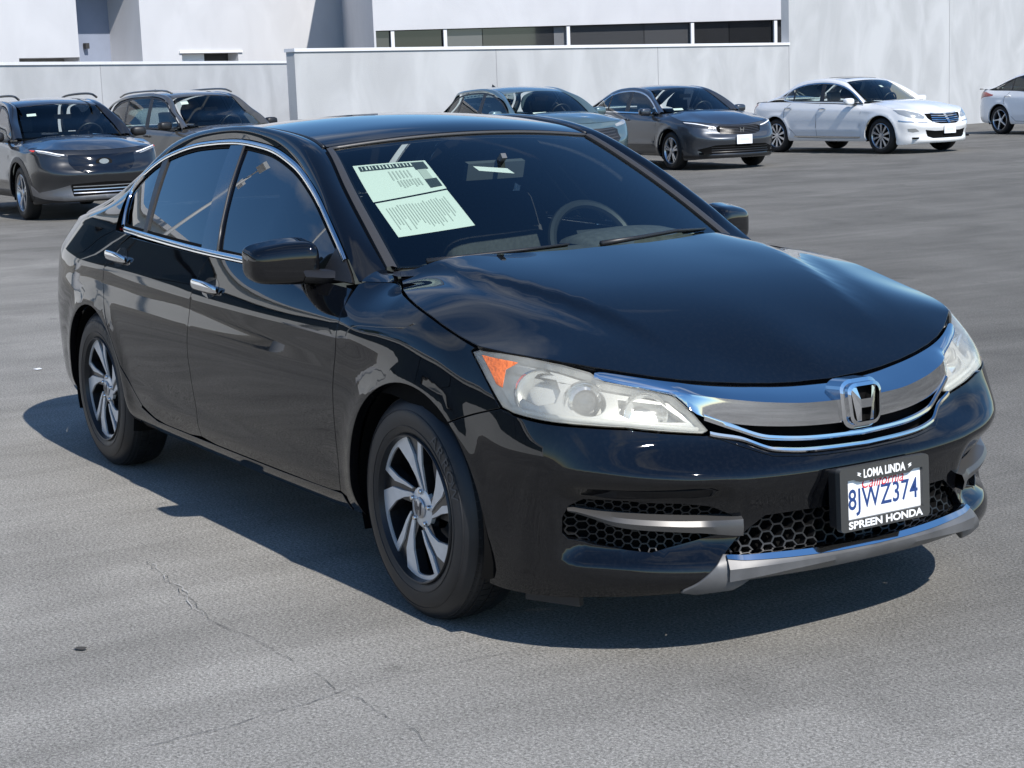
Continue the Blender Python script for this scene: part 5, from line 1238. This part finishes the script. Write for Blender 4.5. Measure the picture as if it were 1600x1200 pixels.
    b = MB(); b.box((-1.05, 0, sh_-.42), (.16, 1.25, .50), M=Matrix.Rotation(R(-18), 3, 'Y')); b.build('rear_bench', sm, it)
    b = MB(); b.box((0, 0, .34), (2.6, 1.45, .05)); b.box((sp['C'][0][0]-.33, 0, sp['C'][0][1]-.13), (.55, 1.32, .20)); b.build('dashboard', blackm, it)
    ring = [(sp['C'][0][0]-.62+.05*math.sin(a), .37+.18*math.cos(a), sp['C'][0][1]-.02+.17*math.sin(a)) for a in np.linspace(0, 2*math.pi, 24)]; MB().tube(ring, .016, 6, False).build('steering_wheel', blackp, it, smooth=True)
    b = MB(); b.box((sp['C'][2][0]-.10, 0, sp['C'][2][1]-.01), (.03, .24, .065)); b.build('rear_view_mirror', blackm, it)
    b = MB(); b.box((0, 0, rad*.85), (xf1-xr0-.5, 1.45, .03)); b.build('underbody', blackm, root)
    # fascia pieces
    for nm, oo, mm, kk in sp['front']:
        for sds in ([(-1, 1)] if kk.get('mid') else [(-1,), (1,)]):
            P_(nm, oo, mm, sides=sds, off=kk.get('off', .004), flange=kk.get('flange', .012), noflange=(lambda a, b: a > T1-1e-3) if kk.get('mid') else None)
    if 'plate' in sp:
        z = sp['plate']; p = S.at(np.array([T1]), np.array([z]))[0]; pl = empty('license_plate', parent=root)
        b = MB(); b.box((p[0]+.02, 0, p[2]), (.012, .305, .155)); b.build('plate_sheet', plate_w, pl)
        b = MB(); b.box((p[0]+.0265, 0, p[2]), (.002, .18, .05)); b.build('plate_print', mat('faded_plate_print', (.60, .62, .66), .6), pl)
    for nm, fn in sp.get('more', []): fn(root, S, tm, T1)
    # put its front right wheel on its spot
    x, y = sp['at']; h = R(sp['head']); c, s = math.cos(h), math.sin(h); lx, ly = xf, -sp['wy']
    root.location = (x-(lx*c-ly*s), y-(lx*s+ly*c), 0); root.rotation_euler = (0, 0, h)
    return root
def clip(poly, f):
    """keep the part of a polygon where f <= 0"""
    out = []; n = len(poly)
    for i in range(n):
        a, b = poly[i], poly[(i+1) % n]; fa, fb = -f(a), -f(b)
        if fa >= 0: out.append(a)
        if (fa >= 0) != (fb >= 0): out.append(a+(b-a)*fa/(fa-fb))
    return np.array(out) if out else np.zeros((0, 2))
def slats(name, rows_, m, t0, off=.008, h=.05):
    def fn(root, S, tm, T1):
        for v0 in rows_:
            t = np.linspace(tm(t0), T1, 14); v = np.full(14, v0)
            r_ = [shpt(t, v+h, off-.012, S=S)[0], shpt(t, v+h, off, S=S)[0], shpt(t, v-h, off, S=S)[0], shpt(t, v-h, off-.012, S=S)[0]]
            MB().grid(both(r_)).build(name, m, root)
    return fn
def badge(v, r_, m, off=.012, hpoly=None, sx=1.35):
    def fn(root, S, tm, T1):
        p = S.at(np.array([T1]), np.array([v]))[0]
        a = np.linspace(0, 2*math.pi, 25)[:-1]; pts = hpoly if hpoly is not None else [(r_*sx*math.cos(t), r_*math.sin(t)) for t in a]
        b = MB(); b.prism(pts, lambda x, y: (p[0]+off-.02, x, p[2]+y), lambda x, y: (p[0]+off, x, p[2]+y)); b.build('badge', m, root)
    return fn
def rails(x0, x1, y, z, m):
    def fn(root, S, tm, T1):
        for sd in (-1, 1):
            xs = np.linspace(x0, x1, 12); b = MB(); b.tube([(x, sd*y, z+.05-.05*(abs((x-(x0+x1)/2)/((x1-x0)/2))**6)-.03*((x+.3)/1.2)**2) for x in xs], .016, 8)
            b.build('roof_rack_rail', m, root, smooth=True)
    return fn
def fin(x, z, m):
    def fn(root, S, tm, T1):
        b = MB(); b.add([(x+.09, 0, z), (x-.03, .022, z), (x-.03, -.022, z), (x-.04, 0, z+.05), (x-.05, 0, z)], [(0, 1, 3), (0, 3, 2), (1, 4, 3), (2, 3, 4)]); b.build('antenna_fin', m, root)
    return fn
def slip(u, q, C, E, w_, h, m):
    """a sheet of paper lying behind the windshield"""
    def fn(root, S, tm, T1):
        T = top_loft(C, E); G = [[T(np.array([u+du]), np.array([q+dq]))[0]-np.array([.004, 0, .006]) for dq in (-w_, w_)] for du in (-h, h)]
        MB().grid(G).build('window_slip', m, root)
    return fn

ID = [(.17, .17), (.24, .24), (.30, .30), (.66, .66), (1.02, 1.02)]
sedC = TOPC; sedE = TOPE
def sedan_green(dz=0., rear=0., sx=1.):
    C = [(x*sx+(rear*min(1, max(0, (-x-.8)/1.1))), z+dz*min(1, max(0, (z-.98)/.35))) for x, z in TOPC]
    E = [(x*sx+(rear*min(1, max(0, (-x-.8)/1.1))), y, z+dz*min(1, max(0, (z-.98)/.35))) for x, y, z in TOPE]
    return C, E
E2s = [(.975, .948), (.745, 1.105), (.50, 1.228), (.255, 1.309), (-.02, 1.357), (-.336, 1.377), (-.69, 1.362), (-1.0, 1.311), (-1.265, 1.20), (-1.52, 1.075), (-1.86, 1.012)]
OUTs = [(.93, .972), (.78, 1.078), (.501, 1.226), (.268, 1.304), (-.038, 1.358), (-.336, 1.374), (-.647, 1.363), (-.971, 1.316), (-1.165, 1.247), (-1.30, 1.15), (-1.34, 1.04)]
wbs = [(-2.2, .70), (-1.6, .79), (-1.1, .838), (-.3, .857), (.5, .857), (.8, .846), (1.0, .83)]
deck_s = ((-1.86, .66, 1.05, 0), (-1.98, .73, 1.05, .8), (-2.15, .735, 1.05, 1), (-2.32, .70, 1.04, 1), (-2.40, .68, .99, .5))
seam_s = [[(.93, .93), (.95, .80), (.93, .55), (.92, .30)], [(-.20, .95), (-.26, .75), (-.26, .5), (-.24, .30)], [(-1.05, .97), (-1.2, .86), (-1.2, .72), (-1.02, .48), (-.80, .31)], [(-.80, .31), (0, .295), (.92, .30)]]

# --- grey sedan, mesh grille with an H badge
gp = mat('dark_grey_metallic', (.048, .055, .066), .32, .55, coat=1., coat_rough=.02)
Cg, Eg = sedan_green(.01, -.12)
Hb = [(x*.9, y*.8) for x, y in Hh]
GREY = dict(name='grey_sedan', label='dark grey metallic sedan with a black mesh grille between teal crossover and white sedan', paint=gp, x=(-2.60, -1.415, 1.415, 2.36), w=.93, rad=.335, wy=.88,
    zs=ID, zf=[(.17, .17), (.44, .44), (.60, .63), (.70, .75), (.82, .83), (1.02, 1.02)], crease=.83, hood=[(1.14, .995), (1.5, .955), (1.85, .88), (2.08, .80)], C=Cg, E=Eg, E2=E2s[:8]+[(-1.35, 1.20), (-1.68, 1.08), (-2.0, 1.012)],
    out=OUTs[:9]+[(-1.38, 1.15), (-1.50, 1.05)], wb=wbs, belt_h=.965, top_h=1.37, pillars=[(-.27, -.17, .07), (-.98, -.93, .02)], seams=seam_s, handles=[(-.10, .86), (-1.08, .89)], handle_mat=gp, mirror=(.70, .98, 1.0), mirror_mat=gp, seat_h=.98, deck=((-2.0, .66, 1.05, 0), (-2.12, .73, 1.05, .8), (-2.28, .735, 1.05, 1), (-2.45, .70, 1.05, 1), (-2.53, .68, 1.0, .5)),
    rim=.222, rim_mat=silver, spokes=(5, .0, .016, .018, .16), frame=chrome, seat=fabric,
    front=[('headlight', [(1.72, 6.55), (2.10, 6.45), (2.42, 6.30), (2.44, 5.95), (2.2, 5.75), (1.9, 5.9)], lampd, {}), ('headlight_strip', [(1.76, 6.55), (2.10, 6.47), (2.42, 6.34), (2.42, 6.20), (2.10, 6.30), (1.80, 6.38)], drl, dict(off=.010)),
           ('grille', [(2.45, 6.15), (2.52, 6.60), (2.7, 6.72), (TE, 6.75), (TE, 4.95), (2.62, 5.0), (2.48, 5.35)], blackm, dict(off=.006, mid=1)), ('lower_grille', [(2.1, 2.1), (2.42, 2.75), (TE, 2.85), (TE, 1.3), (2.4, 1.3), (2.2, 1.5)], blackm, dict(off=.004, mid=1)),
           ('lower_lip', [(1.76, 1.0), (2.2, 1.15), (TE, 1.15), (TE, .5), (2.2, .4), (1.78, .5)], blackp, dict(off=.010, mid=1))],
    more=[('s', slats('grille_slat', (5.15, 5.45, 5.75, 6.05, 6.35, 6.6), mat('dark_slat_black', (.03, .03, .032), .3), 2.52, .012, .06)), ('s', slats('lower_slat', (1.6, 2.0, 2.4), blackp, 2.35, .014, .05)), ('b', badge(5.85, .05, chrome, .026, Hb)), ('p', slip(.35, -.62, Cg, Eg, .12, .12, paper))],
    plate=3.75, at=(-18.805, 15.11), head=-6)
parked_car(GREY)

# --- white luxury sedan with a slatted shield grille
wp = mat('pearl_white', (.74, .74, .73), .25, coat=1., coat_rough=.02)
Cw, Ew = sedan_green(.03, .0)
HOODW = [(1.14, 1.0), (1.5, .975), (1.85, .915), (2.08, .84)]
WHITE = dict(name='white_sedan', label='pearl white sedan with a slatted chrome shield grille, parked right of the grey sedan', paint=wp, x=(-2.52, -1.46, 1.46, 2.38), w=.935, rad=.345, wy=.885,
    zs=ID, zf=[(.17, .17), (.44, .44), (.56, .57), (.70, .73), (.82, .85), (1.02, 1.02)], crease=.85, hood=HOODW, C=Cw, E=Ew, E2=E2s, out=OUTs, wb=wbs, belt_h=.965, top_h=1.38, pillars=[(-.28, -.18, .06), (-1.06, -1.02, .02)], seams=seam_s, handles=[(-.10, .86), (-1.08, .88)], handle_mat=chrome, mirror=(.70, .985, 1.0),
    seat_h=1.0, deck=deck_s, rim=.235, rim_mat=silver, spokes=(10, .0, .008, .012, .055), frame=chrome, seat=tan_seat, sunroof=True, bs=-.02,
    front=[('headlight', [(1.70, 6.55), (1.95, 6.75), (2.30, 6.55), (2.42, 6.0), (2.38, 5.55), (2.1, 5.5), (1.85, 5.8)], lampc, {}), ('grille', [(2.42, 6.65), (2.7, 6.92), (TE, 6.95), (TE, 4.45), (2.72, 4.5), (2.58, 4.9), (2.48, 5.7)], blackm, dict(off=.005, mid=1)),
           ('bumper_strip', [(1.86, 4.62), (2.3, 4.72), (2.45, 4.72), (2.45, 4.60), (2.3, 4.60), (1.86, 4.5)], chrome, dict(off=.008)), ('fog_lamp', [(2.05, 3.2), (2.2, 3.3), (2.27, 2.8), (2.15, 2.6), (2.06, 2.8)], lampc, {}),
           ('lower_grille', [(2.40, 3.0), (2.6, 2.75), (TE, 2.75), (TE, 1.4), (2.55, 1.4), (2.44, 1.8)], blackm, dict(off=.004, mid=1)), ('tail_lamp', [(-2.30, 4.7), (-2.25, 5.9), (-2.12, 6.5), (-2.36, 6.7), (-2.5, 5.2)], redl, {}),
           ('sill_strip', [(-.85, 1.75), (.9, 1.62), (.9, 1.35), (-.85, 1.48)], chrome, dict(off=.008))],
    more=[('s', slats('grille_slat', (4.95, 5.4, 5.85, 6.3, 6.75), chrome, 2.56, .014, .10)), ('c', lambda root, S, tm, T1: MB().grid(both([shpt(np.array([tm(2.90), T1]), np.array([a, a]), .02, S=S)[0] for a in (4.5, 5.5, 6.9)])).build('grille_spine', chrome, root)), ('p', slip(2.0, .1, Cw, Ew, .06, .12, paper))],
    plate=3.0, at=(-19.256, 20.405), head=2)
parked_car(WHITE)

# --- white compact sedan, tail towards us at the right edge
Ce, Ee = sedan_green(-.02, -.10)
w2p = mat('bright_white', (.76, .77, .78), .25, coat=1., coat_rough=.02)
SPORT = dict(WHITE, name='white_compact_sedan', label='bright white compact sedan cut off by the right edge of the photo, tail in view', paint=w2p, x=(-2.42, -1.36, 1.36, 2.28), w=.915, rad=.335, wy=.875, C=Ce, E=Ee, E2=E2s[:8]+[(-1.35, 1.20), (-1.68, 1.08), (-2.0, 1.012)], out=OUTs[:9]+[(-1.38, 1.14), (-1.52, 1.04)], hood=[(1.14, .99), (1.5, .95), (1.85, .88), (2.02, .80)], zf=GREY['zf'], sunroof=False, seat=fabric,
    zr=[(.17, .17), (.26, .30), (.54, .62), (.80, .86), (1.02, 1.06)], deck=((-1.95, .66, 1.07, 0), (-2.05, .73, 1.075, .8), (-2.18, .735, 1.085, 1), (-2.36, .70, 1.10, 1), (-2.41, .68, 1.05, .5)),
    rim=.236, rim_mat=silver, spoke_mat=machined, spokes=(5, .38, .012, .010, .0), frame=blackp, handle_mat=w2p,
    front=[('tail_lamp', [(-2.3, 4.6), (-2.0, 5.3), (-1.66, 5.85), (-1.66, 6.1), (-2.0, 6.5), (-2.42, 6.4), (-2.6, 5.8)], redl, {}), ('headlight', [(1.72, 6.4), (2.10, 6.5), (2.42, 6.2), (2.2, 5.9)], lampc, {}), ('grille', [(2.3, 5.6), (TE, 6.4), (TE, 3), (2.5, 3)], blackp, dict(mid=1))], more=[])
del SPORT['plate']
SPORT['at'] = (-23.697+2.72*math.cos(R(86)), 28.355+2.72*math.sin(R(86))); SPORT['head'] = -6
SPORT['at'] = (-23.697+2.72*math.cos(R(SPORT['head'])), 28.355+2.72*math.sin(R(SPORT['head'])))
parked_car(SPORT)

# --- crossovers
def suv_green(h, tail, slope, zb):
    C = [(1.10, zb+.05), (.85, zb+.19), (.58, zb+.32), (.28, h-.095), (-.05, h-.03), (-.45, h), (-.95, h-.012), (-1.45, h-.05), (tail+.42*slope, h-.17), (tail+.2*slope, h-.36), (tail, zb+.03)]
    E = [(.90, .69, zb+.04), (.69, .66, zb+.18), (.46, .62, zb+.305), (.22, .57, h-.13), (-.06, .565, h-.065), (-.45, .57, h-.037), (-.95, .565, h-.05), (-1.45, .55, h-.09), (tail+.45*slope, .56, h-.21), (tail+.25*slope, .60, h-.39), (tail+.06, .66, zb+.02)]
    E2 = [(.98, zb+.0), (.78, zb+.17), (.53, zb+.295), (.26, h-.17), (-.05, h-.10), (-.45, h-.073), (-.95, h-.088), (-1.42, h-.135), (tail+.40*slope, h-.26), (tail+.18*slope, h-.42), (tail+.0, zb)]
    return C, E, E2
solp = mat('charcoal_metallic', (.012, .013, .015), .28, .2, coat=1., coat_rough=.02)
zbS = 1.03; Cs, Es, E2S = suv_green(1.61, -2.05, .9, zbS)
SUVz = [(.17, .22), (.24, .30), (.37, .42), (.66, .74), (.90, 1.0), (1.02, 1.08)]; SUVf = [(.17, .22), (.25, .29), (.44, .52), (.57, .70), (.70, .90), (.82, .94), (1.02, 1.08)]
seam_u = [[(.93, 1.02), (.95, .85), (.93, .60), (.92, .38)], [(-.20, 1.04), (-.24, .80), (-.24, .55), (-.22, .38)], [(-1.1, 1.04), (-1.18, .9), (-1.15, .78), (-.95, .52), (-.80, .38)]]
OUT_s = lambda h, tail: [(.93, zbS+.03), (.76, zbS+.15), (.51, zbS+.28), (.25, h-.185), (-.05, h-.118), (-.45, h-.09), (-.95, h-.105), (-1.35, h-.15), (tail+.52, h-.28), (tail+.42, h-.40), (tail+.46, zbS+.05)]
CHAR = dict(name='charcoal_crossover', label='charcoal crossover with open roof rails and a silver lower bumper at the left edge', paint=solp, x=(-2.28, -1.425, 1.425, 2.36), w=.93, rad=.365, wy=.885, zs=SUVz, zf=SUVf, crease=.93, hood=[(1.16, 1.085), (1.5, 1.06), (1.85, 1.01), (2.08, .95)], C=Cs, E=Es, E2=E2S,
    out=OUT_s(1.61, -2.05), wb=wbs, belt_h=1.04, top_h=1.52, pillars=[(-.27, -.19, .06), (-1.10, -1.08, .03)], seams=seam_u, handles=[(-.10, .93), (-1.05, .95)], handle_mat=blackp, mirror=(.70, 1.0, 1.10), mirror_mat=blackp, seat_h=1.12, rim=.245, rim_mat=silver, spoke_mat=silver, spokes=(5, .0, .010, .012, .12), clad=True, privacy=True, kd=.95,
    front=[('headlight', [(1.80, 6.35), (2.1, 6.42), (2.42, 6.25), (2.45, 5.95), (2.2, 5.75), (1.95, 5.85)], lampd, {}), ('headlight_strip', [(1.95, 6.25), (2.4, 6.20), (2.4, 6.08), (1.97, 6.12)], drl, dict(off=.010)), ('headlight_strip', [(2.0, 6.0), (2.36, 5.98), (2.33, 5.87), (2.02, 5.9)], lampc, dict(off=.010)), ('side_marker', [(1.78, 6.35), (1.93, 6.25), (1.93, 5.95), (1.88, 5.95)], mat('red_amber', (.6, .05, .03), .3), dict(off=.008)),
           ('grille_panel', [(2.45, 6.2), (2.6, 6.35), (TE, 6.4), (TE, 3.9), (2.7, 3.9), (2.55, 4.4), (2.46, 5.2)], gloss, dict(off=.005, mid=1)), ('lower_slat_panel', [(2.48, 2.6), (TE, 2.75), (TE, 1.35), (2.48, 1.2)], blackm, dict(off=.003, mid=1)),
           ('skid_trim', [(1.86, 2.5), (2.0, 1.8), (2.25, 2.1), (2.46, 2.5), (2.50, 1.25), (TE, 1.35), (TE, .75), (2.4, .6), (2.1, 1.0), (1.88, 1.5)], mat('silver_trim', (.12, .12, .125), .38, .6), dict(off=.012, mid=1)), ('bumper_chin', [(1.76, 1.3), (2.1, .95), (2.4, .55), (TE, .7), (TE, .1), (1.9, .1)], blackp, dict(off=.004, mid=1))],
    more=[('r', rails(-1.6, .32, .55, 1.600, blackp)), ('s', slats('lower_slat', (1.65, 2.0, 2.35), silver, 2.5, .010, .045)), ('b', badge(5.6, .034, silver, .016, None, 1.9)), ('b2', badge(5.55, .055, gloss, .010, None, 2.0)), ('p', slip(2.25, -.70, Cs, Es, .10, .10, paper))],
    at=(-17.73, 3.524), head=-2)
parked_car(CHAR)
forp = mat('greige_metallic', (.105, .10, .09), .32, .5, coat=1., coat_rough=.02)
Cf, Ef, E2F = suv_green(1.66, -2.20, .75, zbS)
GREIGE = dict(CHAR, name='greige_crossover', label='brownish grey crossover with black mirrors behind the charcoal one, against the set-back wall', paint=forp, x=(-2.36, -1.335, 1.335, 2.28), w=.915, C=Cf, E=Ef, E2=E2F, out=OUT_s(1.66, -2.20), top_h=1.57, front=CHAR['front'][:2]+CHAR['front'][4:5], more=[('r', rails(-1.6, .22, .56, 1.62, forp)), ('f', fin(-1.35, 1.655, blackp)), ('p', slip(2.55, -.72, Cf, Ef, .10, .10, paper))], clad=False, at=(-20.9, 7.2), head=8, roof=forp, privacy=False, pillars=[(-.27, -.19, .06), (-1.10, -1.02, .025)])
parked_car(GREIGE)
tealp = mat('teal_metallic', (.115, .175, .19), .3, .5, coat=1., coat_rough=.02)
zbS = 1.00; Ct, Et, E2T = suv_green(1.53, -1.98, 1.1, zbS)
TEAL = dict(CHAR, name='teal_crossover', label='pale teal crossover half hidden behind the black sedan roof', paint=tealp, x=(-2.20, -1.3275, 1.3275, 2.28), w=.92, rad=.345, C=Ct, E=Et, E2=E2T, out=[(.93, 1.03), (.76, 1.14), (.51, 1.27), (.25, 1.345), (-.05, 1.41), (-.45, 1.44), (-.95, 1.425), (-1.35, 1.36), (-1.55, 1.24), (-1.62, 1.12), (-1.6, 1.06)], belt_h=1.02, top_h=1.44, clad=True, seat=mat('grey_seat', (.12, .13, .14), .9), seat_h=1.08,
    front=[('headlight', [(1.85, 6.5), (2.1, 6.6), (2.40, 6.35), (2.40, 5.95), (2.1, 5.8)], lampc, {}), ('grille', [(2.38, 5.55), (2.5, 6.0), (TE, 6.1), (TE, 3.6), (2.5, 3.6), (2.40, 4.2)], blackp, dict(off=.006, mid=1)), ('lower_grille', [(2.1, 2.0), (2.4, 2.6), (TE, 2.6), (TE, 1.2), (2.3, 1.2)], blackm, dict(off=.004, mid=1)), ('air_curtain', [(1.95, 3.6), (2.05, 3.7), (2.08, 2.0), (1.98, 1.9)], blackp, {})],
    more=[('f', fin(-1.25, 1.525, blackp)), ('s', slats('grille_slat', (3.9, 4.4, 4.9, 5.4, 5.8), mat('dark_slat', (.04, .04, .042), .3), 2.46, .014, .08)), ('p', slip(.25, -.45, Ct, Et, .16, .10, paper))], handle_mat=tealp, mirror=(.70, .985, 1.07), mirror_mat=tealp, at=(-18.5, 11.85), head=-4, privacy=True)
parked_car(TEAL)
# ---------------------------------------------------------------- papers behind the sedan's windshield
def ws_pt(u, q, off): 
    P, N = fnormal(TOP, np.atleast_1d(np.float64(u)), np.atleast_1d(np.float64(q)), top_ori, 5e-3, 3e-3); return P[0]-N[0]*off
def sheet(name, c, label, marks, cat='paper sheet'):
    """c: the four corners (u, q) top-left, top-right, bottom-right, bottom-left as seen from outside"""
    c = np.array(c, float); o = tag(empty(name), label, cat)
    f = lambda a, b, off: ws_pt(*((c[0]*(1-a)+c[1]*a)*(1-b)+(c[3]*(1-a)+c[2]*a)*b), off)
    n = 8; G = [[f(i/n, j/n, .010) for i in range(n+1)] for j in range(n+1)]
    MB().grid(G).build('sheet', paper, o, smooth=True)
    for k, (a0, a1, b0, b1, m) in enumerate(marks):
        MB().grid([[f(a0+(a1-a0)*i/3, b0+(b1-b0)*j/2, .0085) for i in range(4)] for j in range(3)]).build('print_block', m, o)
    return o
rg = random.Random(3)
mk = [(.06, .80, .05, .19, ink), (.78, .96, .05, .30, ink), (.80, .97, .62, .90, ink), (.80, .92, .30, .62, inkl)]
mk += [(.09+.047*i, .09+.047*i+rg.choice((.010, .016, .022)), .07, .17, paper) for i in range(15)]
mk = [(a0, a1, b0, b1, m) for a0, a1, b0, b1, m in mk]
mk += [(.40+.05*i, .42+.05*i, .26+.02*rg.random(), .45+.08*rg.random(), inkl) for i in range(6)]+[(.44+.04*i, .46+.04*i, .55, .72+.08*rg.random(), inkl) for i in range(8)]
# print stays in front of the dark bar: white strokes sit a hair nearer the glass
def sheet_marks(o_name): pass
P1 = sheet('price_sheet', [(2.42, -.895), (2.38, -.46), (1.71, -.47), (1.51, -.89)], 'upper price sheet with a black printed header behind the windshield', [x for x in mk if x[4] is not paper])
for a0, a1, b0, b1, m in mk:
    if m is paper:
        c = np.array([(2.42, -.895), (2.38, -.46), (1.71, -.47), (1.51, -.89)])
        f = lambda a, b: ws_pt(*((c[0]*(1-a)+c[1]*a)*(1-b)+(c[3]*(1-a)+c[2]*a)*b), .0072)
        MB().add([f(a0, b0), f(a1, b0), f(a1, b1), f(a0, b1)], [(0, 1, 2, 3)]).build('print_stroke', paper, P1)
mk2 = []
for i in range(22):
    a = .08+.038*i; b0 = .14+.06*rg.random(); mk2.append((a, a+.012, b0, b0+rg.uniform(.35, .72), inkl))
sheet('price_sheet', [(1.475, -.885), (1.675, -.475), (.85, -.48), (.70, -.87)], 'lower price sheet of small print behind the windshield', mk2)
hg = tag(empty('mirror_hang_tag', (0, 0, 0)), 'blank white tag hanging in front of the rear view mirror', 'tag')
MB().add([ws_pt(2.17, -.20, .012), ws_pt(2.07, -.0, .012), ws_pt(1.945, .012, .012), ws_pt(2.06, -.19, .012)], [(0, 1, 2, 3)]).build('tag_card', mat('tag_card', (.85, .86, .84), .6), hg)
st = tag(empty('stock_label', (0, 0, 0)), 'tiny white stock number label at the lower driver side of the windshield', 'label')
MB().add([ws_pt(.30, .67, .008), ws_pt(.28, .76, .008), ws_pt(.22, .757, .008), ws_pt(.24, .667, .008)], [(0, 1, 2, 3)]).build('label_face', paper, st)
